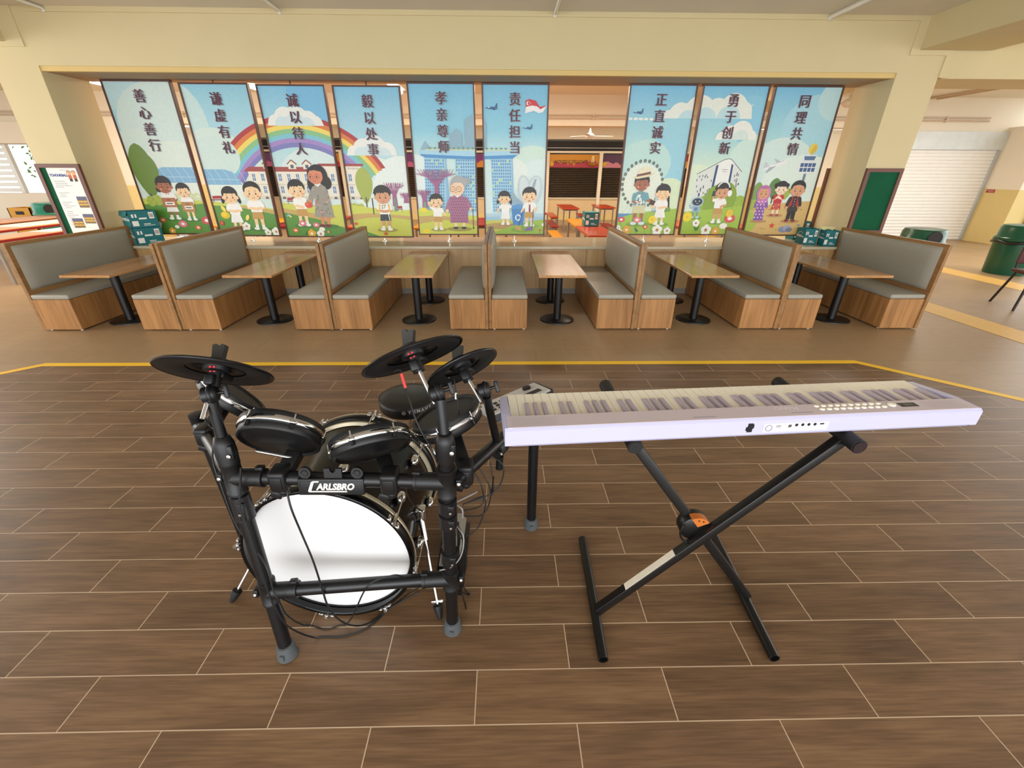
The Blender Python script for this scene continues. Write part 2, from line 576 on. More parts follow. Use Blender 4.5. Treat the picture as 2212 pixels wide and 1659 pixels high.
# conduits clipped along the far beam
for z in (2.628, 2.570):
    mb = MB()
    mb.tube([(-13.5, Y1 - 0.03, z), (11.0, Y1 - 0.03, z)] if z < 2.6 else [(-13.5, Y1 - 0.03, z), (11.0, Y1 - 0.03, z)], 0.016, 8)
    for x in range(-13, 11):
        mb.box(x - 0.02, x + 0.02, Y1 - 0.05, Y1 - .001, z - 0.025, z + 0.025)
    o = mb.build('conduit', M_pipe)
    tag(o, ('upper' if z > 2.6 else 'lower') + ' of the two pipes clipped along the far beam', 'pipe', 'pipes on the far beam')

# food stalls along the end of the canteen
M_sign = {}
def stall_sign_mat(base, wave):
    return mat('sign_' + base, '#' + base, 0.4, var=0.04), mat('sign_' + wave, '#' + wave, 0.4, var=0.04)
stalls = [(-8.62, '6b2d73', 'c25a86'), (-6.93, 'd08a1c', 'b03048'), (-5.24, '2f7f6a', 'd0a030'), (-3.55, '6b2d73', 'c25a86'), (-1.86, '7a2a78', 'd0882a'), (-0.17, 'dba21c', 'c0483a'), (1.52, 'c98a1a', 'a83448'), (3.28, '4d2446', 'c27a86'), (4.97, 'a82a2c', 'd8a03a')]
for sx, _, _ in stalls:
    mb = MB(); mb.box(sx - 0.11, sx, SY - 0.06, SY + 0.4, 0, 2.06); struct('pillar', mb, M_bwall)
mb = MB(); mb.box(-9.2, 7.2, SY + 0.0, SY + 0.4, 2.06, 2.12); struct('trim_8', mb, M_bwall)
mb = MB()
mb.box(-9.2, 7.2, SY + 0.45, SY + 0.6, 0, CZ)
struct('wall_far', mb, M_bwall)
mb = MB(); mb.box(-9.2, 7.2, SY - 0.1, SY - 0.02, 2.45, CZ); struct('beam', mb, M_bwall)
mb = MB(); mb.box(-9.2, 5.0, SY + 0.05, SY + 0.3, 2.12, 2.40); mb.box(-9.2, 5.0, SY - 0.01, SY + 0.05, 2.2, 2.215, 1); struct('trim_6', mb, [M_dark, M_steel])
for i, (sx, c1, c2) in enumerate(stalls):
    w = (stalls[i + 1][0] if i < 8 else 6.6) - .11 - .076 - sx
    known = i == 6
    t = thing('food_stall', 'noodle stall with yellow and pink signboard, shutter closed, straight behind the gap' if known else
              ('shuttered stall with dark purple signboard, right of the noodle stall' if i == 7 else 'shuttered stall glimpsed between the mural panels, %s signboard, %s from the left end' % ({'6b2d73': 'purple', 'd08a1c': 'amber', '2f7f6a': 'green', '7a2a78': 'violet', 'dba21c': 'yellow', 'a82a2c': 'red'}[c1], ['first', 'second', 'third', 'fourth', 'fifth', 'sixth', 'seventh', 'eighth', 'ninth'][i])),
              'food stall', (sx + .003, SY, 0), 0, 'shuttered food stalls at the far end')
    b = MB(); b.box(0, w + .07, 0, .3, 0, 0.66); b.box(0, w + .07, -0.004, .3, 0, 0.2, 1); b.box(0.002, w + .068, -0.03, .3, 0.66, 0.72, 2)
    b.build('counter', [M_cwall, M_dado, M_stone], t)
    b = MB()
    n = 16
    for k in range(n):
        z0 = 0.74 + k * (0.88 / n)
        b.tube([(0.004, 0.05, z0 + .027), (w + .066, 0.05, z0 + .027)], 0.0265, 8)
    b.build('shutter', M_shut, t)
    b = MB(); b.box(0, w + .07, 0.0, 0.05, 1.63, 2.02)
    b.box(0, w + .07, -0.012, 0.0, 1.63, 1.68, 1)
    for cx, cr in [(a_ * (w + .07) / 1.63, r_) for a_, r_ in ((.165, .16), (.28, .12), (.48, .13), (.7, .1), (.95, .13), (1.2, .17), (1.42, .19))]:
        n = 16
        pts = [(cx + cr * cos(pi * k / n), min(.36, cr * sin(pi * k / n))) for k in range(n + 1)]
        pts = [(min(max(x, .004), w + .066), y) for x, y in pts]
        b.prism([p for p in pts], frame_mat((0, -0.001 - cx * .003, 1.66), (0, -1, 0), (1, 0, 0)), 0, 0.004, 1)
    b.build('signboard', list(stall_sign_mat(c1, c2)), t)
    if known:
        b = MB(); text_mb(b, 'NOODLE DELIGHTS', 0.145, frame_mat((0.72, -0.016, 1.80), (0, -1, 0), (1, 0, 0)), sx=0.85, shear=0.15)
        b.build('lettering', mat('dark_sign_ink', '#3b2218', 0.5), t)
        b = MB(); b.lathe([(0.02, -.03), (.12, 0), (.17, .06), (.16, .065), (.1, .03)], frame_mat((1.42, -0.02, 1.72), (0, -.2, 1)), 20)
        for k in range(7): b.tube([(1.36 + .02 * k, -0.05, 1.78), (1.40 + .01 * k, -.05, 1.98)], .006, 6, 1)
        b.build('noodle_bowl_picture', [mat('bowl_gold', '#c8a028', .4), mat('noodle_cream', '#f0dca0', .5)], t)
    if i in (6, 7):
        b = MB(); b.cyl((0.075, -0.03, 1.74), (0.075, 0, 1.74), 0.07, n=24)
        b.build('number_disc', mat('disc_gold', '#c9a21e', 0.4), t)

# canteen tables and benches behind the ledge
def ctable(name, label, x0, x1, y0, y1, z, m, cat='table', group='school canteen tables behind the ledge'):
    t = thing(name, label, cat, ((x0 + x1) / 2, (y0 + y1) / 2, 0), 0, group)
    hx, hy = (x1 - x0) / 2, (y1 - y0) / 2
    b = MB(); b.rbox(-hx, hx, -hy, hy, z - 0.035, z, 0.008, 2, smooth=False)
    b.build('table_top' if cat == 'table' else 'seat', m, t)
    for sx in (-1, 1):
        for sy in (-1, 1):
            b = MB(); b.cyl((sx * (hx - .05), sy * (hy - .07), 0), (sx * (hx - .05), sy * (hy - .07), z - .034), 0.021, n=12)
            b.build('leg', M_leg, t)
    b = MB()
    for sy in (-1, 1): b.tube([(-hx + .05, sy * (hy - .07), z - .055), (hx - .05, sy * (hy - .07), z - .055)], .014, 8)
    for sx in (-1, 1): b.tube([(sx * (hx - .05), -hy + .07, z - .055), (sx * (hx - .05), hy - .07, z - .055)], .014, 8)
    b.build('rail', M_leg, t)
    return t
ctable('canteen_table', 'red orange canteen table far back, under the noodle stall', 1.60, 2.06, 12.55, 14.1, .62, M_rorange)
ctable('canteen_table', 'red orange canteen table far back, partly behind the wheel mural panel', 2.67, 3.13, 12.9, 14.1, .62, M_rorange)
ctable('canteen_table', 'dark red canteen table behind the teal carton', 1.73, 2.2, 10.5, 11.0, .62, M_red)
ctable('canteen_table', 'red orange canteen table nearest the ledge, teal carton on it', 1.31, 1.78, 6.98, 8.29, .62, M_rorange)
ctable('canteen_table', 'amber canteen table continuing behind the nearest red orange one', 1.31, 1.78, 8.31, 9.62, .62, M_yorange)
G2 = 'school canteen benches behind the ledge'
ctable('canteen_bench', 'red orange bench left of the farthest table', 1.32, 1.55, 13.0, 14.5, .36, M_rorange, 'bench', G2)
ctable('canteen_bench', 'dark red bench left of the amber table', 1.11, 1.30, 10.7, 12.2, .36, M_red, 'bench', G2)
ctable('canteen_bench', 'amber bench just behind the ledge, left of the near table', .96, 1.17, 7.4, 9.9, .36, M_yorange, 'bench', G2)
ctable('canteen_bench', 'dark red bench right of the amber table', 1.86, 2.06, 8.4, 9.9, .36, M_red, 'bench', G2)
ctable('canteen_bench', 'dark red bench right of the dark red table', 2.4, 2.62, 9.6, 11.4, .36, M_red, 'bench', G2)
ctable('canteen_table', 'dark red canteen table seen left of the gap, by the sixth mural panel', .70, 1.02, 10.9, 12.4, .62, M_red)
ctable('canteen_table', 'amber canteen table glimpsed between the first mural panels', -5.2, -4.3, 8.2, 9.6, .62, M_yorange)
ctable('canteen_table', 'red canteen table glimpsed between the second and third mural panels', -4.1, -3.3, 8.2, 10.2, .62, M_red)
ctable('canteen_table', 'orange canteen table glimpsed between the third and fourth mural panels', -2.8, -2.0, 8.0, 9.6, .62, M_rorange)
ctable('canteen_table', 'amber canteen table glimpsed between the fourth and fifth mural panels', -1.6, -0.9, 8.0, 9.6, .62, M_yorange)
ctable('canteen_table', 'red canteen table glimpsed between the fifth and sixth mural panels', -.6, .1, 8.4, 9.8, .62, M_red)
ctable('canteen_table', 'orange canteen table glimpsed between the last mural panels', 3.2, 4.6, 8.0, 9.4, .62, M_rorange)

# ceiling lamps
for i, (x, y) in enumerate([(-7.15, 9.3), (-4.62, 9.5), (-2.0, 9.5), (0.62, 9.5)]):
    t = thing('ceiling_light', ['tube lamp on the canteen ceiling beside the left pillar', 'tube lamp seen between the second and third mural panels', 'tube lamp seen between the fourth and fifth mural panels', 'tube lamp over the gap, left side', 'tube lamp on the canteen ceiling near the right pillar'][i], 'lamp', (x, y, 2.9), 0, 'tube lamps on the canteen ceiling')
    b = MB(); b.box(-.1, .1, -.62, .62, 0.02, .117); b.build('housing', M_lampw, t)
    b = MB()
    b.tube([(0, -.6, -0.005), (0, .6, -0.005)], .045, 10)
    b.build('tube', M_glow, t)
def canteen_lamp(x, y, p):
    o = area('canteen_lamp_glow', (x, y, 2.84), (x, y, 0), 1.3, 0.5, p, (1.0, 0.84, 0.66) if x < 4.5 else (1.0, .93, .84))
for x in (-7.1, -4.6, -2.0, 0.6, 3.0): canteen_lamp(x, 9.0, 46)
canteen_lamp(8.2, 8.6, 40)
for x in (-5, -1.5, 2.0, 5): canteen_lamp(x, 13.5, 36)

def ceiling_fan(x, y, z, label, a0):
    t = thing('ceiling_fan', label, 'fan', (x, y, z), a0, 'ceiling fans')
    b = MB(); b.cyl((0, 0, .1), (0, 0, CZ - z), .012, n=10); b.build('down_rod', M_lampw, t)
    b = MB(); b.lathe([(.001, -.07), (.06, -.065), (.11, -.03), (.12, .01), (.08, .05), (.03, .08), (.02, .16), (.001, .17)], Matrix.Identity(4), 24); b.build('motor', M_lampw, t)
    for k in range(3):
        a = k * 2 * pi / 3
        b = MB(); b.prism([(.1, -.03), (.3, -.06), (.66, -.055), (.68, 0), (.66, .05), (.3, .05), (.1, .03)], Matrix.Rotation(a, 4, 'Z') @ Matrix.Rotation(.14, 4, 'X'), -.004, .004)
        b.build('blade', M_lampw, t)
ceiling_fan(2.35, 13.4, 2.38, 'cream ceiling fan hanging in the gap between the panels', .2)
ceiling_fan(6.14, 8.94, 2.62, 'cream ceiling fan by the right pillar', 2.6)

# ---- left: parapet with open window, tables, bin
mb = MB(); mb.box(-16, -8.95, Y1 + .05, Y1 + .3, 0, 1.0); struct('wall_left', mb, M_bwall)
mb = MB(); mb.box(-16, -8.9, Y1 - .1, Y1 + .4, 2.02, 2.43); struct('beam', mb, M_bwall)
mb = MB()
for k in range(12): mb.box(-16, -13.45, Y1 + 2.2, Y1 + 2.24, .8 + k * .14, .9 + k * .14)
mb.box(-13.45, -13.35, Y1 + 2.2, Y1 + 2.3, .6, 2.5)
struct('trim_7', mb, mat('white_louvre', '#eceae4', .6))
leaf = MB()
rg = random.Random(3)
for k in range(260):
    c = Vector((rg.gauss(-12.9, .35), Y1 + 2.6 + rg.random() * .8, rg.gauss(1.75, .42)))
    d = Vector((rg.uniform(-1, 1), rg.uniform(-.4, .4), rg.uniform(-1, .6))).normalized()
    leaf.prism([(0, 0), (.05, .03), (.13, 0), (.05, -.03)], frame_mat(c, Vector((rg.uniform(-.5, .5), -1, rg.uniform(-.3, .8))), d), 0, .001)
t = thing('tree', 'leafy green tree outside the left window opening', 'tree', (-12.9, Y1 + 3, 0))
o = leaf.build('foliage', mat('leaf_green', '#5f8a34', .6), t, (-12.9, Y1 + 3, 0)); o['kind'] = 'stuff'
b = MB(); b.tube([(0, 0, 0), (.05, .02, 1.2), (-.1, 0, 2.2)], [.07, .05, .03], 8); b.build('trunk', mat('bark', '#6b5a45', .8), t)

def lt(name, label, x0, x1, z, m, edge, cat='table'):
    t = thing(name, label, cat, ((x0 + x1) / 2, 8.2, 0), 0, 'long canteen tables at the left')
    hx = (x1 - x0) / 2
    b = MB(); b.rbox(-hx, hx, -1.9, 1.9, z - .04, z, .006, 2, smooth=False); b.box(-hx - .004, hx + .004, -1.9, 1.9, z - .045, z - .012, 1)
    b.build('table_top', [m, edge], t)
    for sx in (-1, 1):
        for y in (-1.8, 1.8):
            b = MB(); b.cyl((sx * (hx - .06), y, 0), (sx * (hx - .06), y, z - .04), .022, n=12); b.build('leg', M_leg, t)
    return t
lt('long_table', 'orange long table by the parapet at far left', -10.0, -9.2, .62, M_orange, M_brown)
lt('long_table', 'orange long table with red edge, white sheet on it, left', -8.85, -8.15, .62, M_orange, M_red)
lt('long_table', 'narrow orange long table nearest the left bench', -7.55, -7.05, .62, M_orange, M_red)
def sheet(label, x0, x1, y0, y1, z):
    b = MB(); b.box(x0, x1, y0, y1, z, z + .004); o = b.build('paper_sheet', M_white); tag(o, label, 'paper', 'white sheets on the left tables')
sheet('white sheet spread on the red-edged long table', -8.8, -8.2, 7.95, 10.0, .621)
sheet('white sheet spread on the narrow long table', -7.5, -7.1, 7.3, 10.0, .621)

def bin_(label, x, y, r, h, m, hole_dir, bag=True, group=None):
    t = thing('rubbish_bin', label, 'bin', (x, y, 0), math.atan2(hole_dir[1], hole_dir[0]), group)
    b = MB(); b.lathe([(r * .86, 0), (r * .88, .02), (r * .97, h * .68), (r * .97, h * .7)], Matrix.Identity(4), 36); b.build('drum', m, t)
    b = MB(); b.lathe([(r * 1.0, h * .68), (r * 1.03, h * .69), (r * 1.03, h * .74), (r * .95, h * .76), (r * .93, h * .93), (r * .86, h * .985), (r * .6, h), (.001, h)], Matrix.Identity(4), 36); b.build('lid', m, t)
    if bag:
        b = MB(); b.tube([(r * 1.02 * cos(a), r * 1.02 * sin(a), h * .655 + .012 * sin(5 * a)) for a in [k * 2 * pi / 40 for k in range(40)]], .022, 8, closed=True); b.build('bin_liner', M_bag, t)
    b = MB(); b.lathe([(.001, 0), (r * .32, 0), (r * .34, -.01)], frame_mat((r * .945, 0, h * .845), (1, 0, 0.05)), 24); b.build('opening', M_dark if bag is False else mat('bin_hole_light', '#d8d2c4', .5), t)
    return t
G3 = 'round green rubbish bins'
bin_('green rubbish bin whose lid shows over the right end bench', 6.42, 6.80, .29, .76, M_green, (-.2, -1), False, G3)
bin_('green rubbish bin with black liner standing at the right edge', 8.42, 7.2, .30, .77, M_green, (.45, -1), True, G3)
bin_('pale green rubbish bin by the left parapet', -10.35, 10.75, .30, .84, M_greenl, (1, -1), False, G3)
t = thing('crate', 'yellow plastic crate beside the left parapet', 'crate', (-11.0, 10.9, 0))
b = MB(); b.box(-.25, .25, -.2, .2, 0, .03); b.box(-.25, .25, -.2, -.18, 0, .72); b.box(-.25, .25, .18, .2, 0, .72); b.box(-.25, -.23, -.2, .2, 0, .72); b.box(.23, .25, -.2, .2, 0, .72)
b.build('body', mat('yellow_plastic', '#d99a10', .4), t)
b = MB(); b.box(-.09, .09, -.206, -.2, .58, .65); b.build('grip', M_dark, t)

# ---- right: roller shutter, pillar, chair
t = thing('roller_shutter', 'tall silver roller shutter closed behind the right pillar', 'shutter', (10.2, Y1, 0))
b = MB()
n = 27
for k in range(n):
    z0 = k * 2.0 / n
    b.prism([(0, z0), (.016, z0 + .008), (.021, z0 + .037), (.016, z0 + .066), (0, z0 + .0738)], frame_mat((1.3, 0.02, 0), (-1, 0, 0), (0, -1, 0)), 0, 2.6)
b.build('curtain', M_alu, t)
b = MB(); b.box(-1.35, 1.42, -.06, .1, 2.0, 2.36); b.build('hood', mat('dull_galvanised', '#d3d8d5', .45, metal=.1, var=.16, scale=5), t)
b = MB(); b.box(1.30, 1.36, -.05, .06, 0, 2.0); b.build('guide_rail', M_steel, t)
mb = MB(); mb.box(11.53, 12.4, 10.34, Y1 - .13, 0, 1.18, 1); mb.box(11.53, 12.4, 10.34, Y1 - .13, 1.18, 2.45); struct('pillar', mb, [M_bwall, M_dado])
b = MB(); b.box(11.522, 11.53, 10.86, 11.05, 1.1, 1.17); 
o = b.build('warning_sign', mat('sign_red', '#a3182c', .5)); tag(o, 'small red notice plate on the right pillar', 'sign')
b = MB()
for k in range(2): b.box(11.519, 11.522, 10.88, 11.03 - .03 * k, 1.145 - .028 * k, 1.151 - .028 * k)
b.build('lettering', M_white, o)
b = MB(); b.tube([(12.0, 10.3, 0), (12.0, 10.3, 2.4)], .035, 10); o = b.build('downpipe', mat('grey_pipe', '#8f7f6a', .5)); tag(o, 'brown downpipe on the bright pillar at the right edge', 'pipe')
for dx in (0, .12):
    b = MB(); b.tube([(9.4 + dx * 2, 6.6, CZ - .03), (9.4 + dx * 2, Y1, CZ - .03)], .02, 8); o = b.build('ceiling_pipe', M_pipe); tag(o, ('left' if dx == 0 else 'right') + ' pipe of the pair on the ceiling beyond the right pillar', 'pipe', 'ceiling pipes right of the pillar')

t = thing('chair', 'dark metal chair cut off by the right edge', 'chair', (6.52, 5.15, 0), -.35)
cm = mat('dark_brown_metal', '#2a1e18', .4, metal=.2)
for sx, sy, tx, ty in ((-.2, -.2, -.15, -.12), (.2, -.2, .15, -.12), (-.2, .2, -.16, .15), (.2, .2, .16, .15)):
    b = MB(); b.tube([(sx * 1.15, sy * 1.15, 0), (tx, ty, .40)], .014, 8); b.build('leg', cm, t)
b = MB(); b.rbox(-.2, .2, -.2, .2, .40, .44, .015, 3); b.build('seat', mat('maroon_vinyl', '#5a2a2c', .5), t)
b = MB(); b.rbox(-.19, .19, .17, .2, .5, .82, .012, 3); b.build('backrest', mat('maroon_vinyl', '#5a2a2c', .5), t)
b = MB()
for sx in (-1, 1): b.tube([(sx * .17, .18, .40), (sx * .17, .20, .8)], .012, 8)
b.tube([(-.17, .20, .8), (.17, .20, .8)], .012, 8); b.build('back_frame', cm, t)
b = MB(); b.tube([(-.2, -.18, .2), (.2, -.18, .2)], .009, 8); b.build('stretcher', cm, t)

# ---- pipes on the hall ceiling
for x, y0, m, l in ((-2.33, 1.5, M_wpipe, 'ceiling pipe above the rainbow panels'), (0.55, 1.5, M_wpipe, 'ceiling pipe above the middle panels'), (3.5, 1.5, M_wpipe, 'thick ceiling pipe toward the right cross beam'), (-4.75, 1.5, M_wpipe, 'ceiling pipe near the left cross beam')):
    b = MB(); b.tube([(x, y0, CZ - .02), (x, BY - .02, CZ - .02), (x, BY - .014, CZ - .05)], .026 if x > 3 else .017, 10)
    o = b.build('ceiling_pipe', m); tag(o, 'white ' + l, 'pipe', 'pipes on the hall ceiling')

# ------------------------------------------------------------------ booth benches
M_oak = wood_mat('oak_veneer', '#b98650', '#8c6034', 'Z', 0.8, 0.38)
M_oakt = wood_mat('oak_table_veneer', '#c79561', '#a97a45', 'Y', 0.55, 0.22, coat=0.1)
M_oake = wood_mat('oak_frame', '#a67c4c', '#805a32', 'Y', 0.8, 0.4)
M_vinyl = mat('grey_vinyl', '#9d988a', 0.42, var=0.05, scale=30, bump=0.05)
M_black = mat('black_powder_coat', '#141414', 0.38, var=0.08, scale=20)

FY, BKY = 4.335, 5.83
def make_bench(label, w=0.40):
    t = thing('booth_bench', label, 'bench', (0, FY, 0), 0, 'grey padded booth benches along the low wall')
    L = BKY - FY
    b = MB(); b.rbox(0.033, w, 0, L, 0.012, 0.327, 0.003, 1, smooth=False); b.build('base', M_oak, t)
    b = MB(); b.rbox(0.002, 0.032, 0, L + .015, 0.012, 0.872, 0.002, 1, smooth=False); b.build('back_board', M_oake, t)
    b = MB(); b.rbox(0.036, w + .004, -.003, L, 0.3275, 0.376, 0.016, 4); b.build('seat_cushion', M_vinyl, t)
    b = MB(); pillow(b, .0325, .034, .045, L - .040, .415, .840); b.build('back_cushion', M_vinyl, t)
    for y in (.03, L - .05):
        for x in (.06, w - .03):
            b = MB(); b.cyl((x, y, 0), (x, y, .013), .012, n=10); b.build('foot', M_white, t)
    return t
names = ['second', 'third', 'fourth', 'fifth', 'sixth']
first = make_bench('single booth bench at the left end, in front of the poster board')
first.location.x = -4.775
def flip(o):
    # a bench facing the other way is the same bench turned round
    o.rotation_euler = (0, 0, pi)
    o.location.y = FY + (BKY - FY)
DC = [-3.3455, -1.778, -0.1615, 1.3725, 2.896]
pl = ['second bank from the left', 'bank before the curly haired boy mural', 'middle bank, standing edge-on to the camera', 'bank before the big wheel mural', 'second bank from the right']
for i, cx in enumerate(DC):
    copy_tree(first, 'right hand seat of the back to back benches, ' + pl[i], loc=(cx, FY, 0))
    c = copy_tree(first, 'left hand seat of the back to back benches, ' + pl[i], loc=(cx, FY, 0))
    flip(c)
c = copy_tree(first, 'single booth bench at the right end, in front of the green board', loc=(4.42, FY, 0)); flip(c)

# ------------------------------------------------------------------ booth tables
def make_table(label):
    t = thing('booth_table', label, 'table', (0, 0, 0), 0, 'oak tables between the booth benches')
    b = MB(); b.rbox(-.245, .245, 4.36, 5.825, .54, .565, .003, 1, smooth=False); b.build('table_top', M_oakt, t)
    for y in (4.69, 5.50):
        b = MB(); b.cyl((0, y, .014), (0, y, .532), .042, n=28); b.rbox(-.13, .13, y - .13, y + .13, .532, .5399, .002, 1, smooth=False); p = b.build('column', M_black, t)
        b = MB(); b.lathe([(.187, 0), (.187, .010), (.18, .015), (.001, .016)], Matrix.Translation((0, y, 0)), 48); b.build('base_plate', M_black, p)
    return t
tx = [-4.15, -2.56, -.955, .597, 2.15, 3.74]
tl = ['oak table at the left end booth', 'oak table in the second booth from the left', 'oak table just left of the middle bench bank', 'oak table just right of the middle bench bank', 'oak table in the second booth from the right', 'oak table at the right end booth']
t0 = make_table(tl[0]); t0.location.x = tx[0]
for x, l in zip(tx[1:], tl[1:]):
    copy_tree(t0, l, loc=(x, 0, 0))

# ------------------------------------------------------------------ notice boards
M_bgreen = mat('green_baize', '#0d5436', 0.7, var=0.14, scale=6, spec=.15)
def board(label, x0, x1, z0, z1, y):
    t = thing('notice_board', label, 'notice board', ((x0 + x1) / 2, y, 0), 0, 'framed green notice boards on the pillars')
    h = (x1 - x0) / 2
    b = MB(); f = .042
    ring(b, -h, h, z0, z1, -.035, 0, f)
    b.build('frame', M_brown, t)
    b = MB(); b.box(-h + f, h - f, -.02, -.001, z0 + f, z1 - f); b.build('panel', M_bgreen, t)
    return t
lb = board('notice board with a sports poster on the left pillar', -5.507, -5.0, .46, 1.563, BY)
board('empty green notice board on the right pillar', 4.425, 4.878, .80, 1.556, BY)
t = thing('notice_board', 'brown edge of a board hung on the back of the right pillar', 'notice board', (4.63, 6.42, 0))
b = MB(); b.box(-.24, .24, .001, .04, .55, 1.56); b.build('frame', M_brown, t)
# poster on the left board
px0, px1, pz0, pz1 = -5.40, -5.055, .50, 1.525
t = thing('poster', 'white sports poster with team photographs on the left notice board', 'poster', ((px0 + px1) / 2, BY - .021, (pz0 + pz1) / 2))
pw, ph = px1 - px0, pz1 - pz0
b = MB(); b.box(-pw / 2, pw / 2, -.0015, 0, -ph / 2, ph / 2); b.build('sheet', M_white, t)
PF = frame_mat((0, -.002, 0), (0, -1, 0), (1, 0, 0))
b = MB(); text_mb(b, 'TCHOUKBALL', .036, frame_mat((-.055, -.0025, ph / 2 - .085), (0, -1, 0), (1, 0, 0)), bold=.002, sx=.92); b.build('heading', mat('poster_blue', '#24418c', .6), t)
b = MB()
rg = random.Random(5)
for k in range(26):
    z = ph / 2 - .15 - k * .021
    if k in (4, 5, 9, 10, 15): continue
    x0 = -.15 + rg.random() * .02; x1 = x0 + rg.uniform(.06, .15)
    b.box(x0, x1, -.002, -.0015, z, z + .005)
for z in (ph / 2 - .03, ph / 2 - .2): b.box(-.02, .06, -.002, -.0015, z, z + .004)
b.build('text_lines', mat('print_grey', '#8b8b90', .6), t)
for (u, v, w, h) in ((.105, .135, .12, .125), (-.05, -.105, .13, .11), (.10, -.055, .13, .11), (-.05, -.33, .13, .11), (.10, -.29, .13, .12)):
    b = MB(); b.box(u - w / 2, u + w / 2, -.002, -.0015, v - h / 2, v + h / 2, 0)
    b.box(u - w / 2, u + w / 2, -.0023, -.002, v + h * .2, v + h / 2, 2)
    for k in range(16):
        x = u - w / 2 + .012 + (k % 8) * (w - .024) / 7; z = v - h * .22 + (k // 8) * h * .26
        b.ball((x, -.0022, z), .009, 5, 1 if k % 3 else 3, (1, .05, 1.3))
    b.build('team_photograph', [mat('photo_brown', '#7a6440', .5), mat('photo_yellow', '#d8b03a', .5), mat('photo_sky', '#5a5a78', .5), mat('photo_skin', '#c8946a', .5)], t)
b = MB()
for dx in (-.028, .028):
    x = .10 + dx; z = ph / 2 - .1
    b.ball((x, -.0025, z + .04), .024, 8, 1, (1, .04, 1)); b.ball((x, -.002, z + .048), .026, 8, 0, (1, .04, .8))
    b.box(x - .02, x + .02, -.0028, -.0018, z - .02, z + .02, 2); b.box(x - .017, x + .017, -.0026, -.0018, z - .05, z - .02, 0)
b.build('cartoon_children', [mat('ink_dark', '#3a2a28', .6), mat('ink_skin', '#e2a878', .6), mat('ink_red', '#c0603a', .6)], t)

# ------------------------------------------------------------------ teal paper cartons
def carton(name, label, loc, rz, w, d, h, open_top=False, flaps=False, group='teal paper cartons'):
    t = thing(name, label, 'box', loc, rz, group)
    b = MB()
    k = .004
    b.box(-w / 2, w / 2, -d / 2, -d / 2 + k, 0, h); b.box(-w / 2, w / 2, d / 2 - k, d / 2, 0, h)
    b.box(-w / 2, -w / 2 + k, -d / 2, d / 2, 0, h); b.box(w / 2 - k, w / 2, -d / 2, d / 2, 0, h)
    b.box(-w / 2, w / 2, -d / 2, d / 2, 0, k)
    if not open_top: b.box(-w / 2, w / 2, -d / 2, d / 2, h - k, h)
    b.build('body', M_teal, t)
    if open_top:
        b = MB(); b.box(-w / 2 + k, w / 2 - k, -d / 2 + k, d / 2 - k, k, h * .72); b.build('lining', M_card, t)
    fx = lambda u: -w / 2 + u * w
    q = -d / 2 - .0008
    def lab(u0, u1, v0, v1): MB().box(fx(u0), fx(u1), q, -d / 2, v0 * h, v1 * h).build('printed_patch', M_white, t)
    lab(.06, .28, .12, .42); lab(.34, .62, .5, .6); lab(.72, .9, .52, .9); lab(.10, .17, .62, .82); lab(.22, .28, .62, .82); lab(.45, .7, .2, .24); lab(.45, .85, .12, .15)
    # logo face on the short side
    b = MB()
    e = -w / 2 - .0008
    M = frame_mat((e, 0, h * .5), (-1, 0, 0), (0, -1, 0))
    text_mb(b, 'PAPEROne', d * .2, M, bold=.001)
    for k2 in range(12):
        a = .2 + k2 * .2
        b.box(e, e + .0005, d * .36 * cos(a) - .004, d * .36 * cos(a) + .004, h * (.5 + .26 * sin(a)), h * (.5 + .26 * sin(a)) + .005)
    b.build('logo', M_white, t)
    b = MB(); b.box(fx(.74), fx(.88), q - .0004, q, h * .6, h * .82); b.build('label_mark', mat('label_grey', '#b9a9a0', .6), t)
    return t
carton('carton', 'closed teal paper carton at the left end of the ledge, under another', (-4.70, 6.03, .630), .92, .30, .24, .205)
c = carton('carton', 'open teal paper carton on top of another at the left end', (-4.71, 6.03, .836), .98, .30, .24, .20, True)
b = MB(); b.prism([(-.15, 0), (.15, 0), (.13, .075), (-.13, .075)], frame_mat((0, .118, .2), (0, .3, -1) if False else (0, 1, -.2), (1, 0, 0)), 0, .004)
b.prism([(-.12, 0), (.12, 0), (.10, .06), (-.10, .06)], frame_mat((-.15, 0, .2), (-1, 0, .35), (0, 1, 0)), 0, .004)
b.build('flap', M_teal, c)
carton('carton', 'open teal paper carton on the right ledge, nearest the last mural panel', (4.15, 6.11, .630), -.10, .18, .2, .20, True)
c = carton('carton', 'open teal paper carton on the right ledge, behind the end bench', (4.32, 5.93, .630), -.16, .165, .16, .195, True)
b = MB(); b.prism([(-.1, 0), (.1, 0), (.06, .05), (0, .02), (-.05, .055)], frame_mat((0, .08, .23), (0, 1, -.3), (1, 0, 0)), 0, .003, 0)
b.build('torn_flap', mat('torn_card', '#d8d49a', .7), c)
carton('carton', 'teal paper carton on the right ledge, farthest back beside the pillar', (4.30, 6.56, .630), -.05, .2, .2, .25, True)
c = carton('carton', 'teal paper carton standing on the red orange canteen table', (1.585, 8.36, .620), 0, .25, .3, .235)

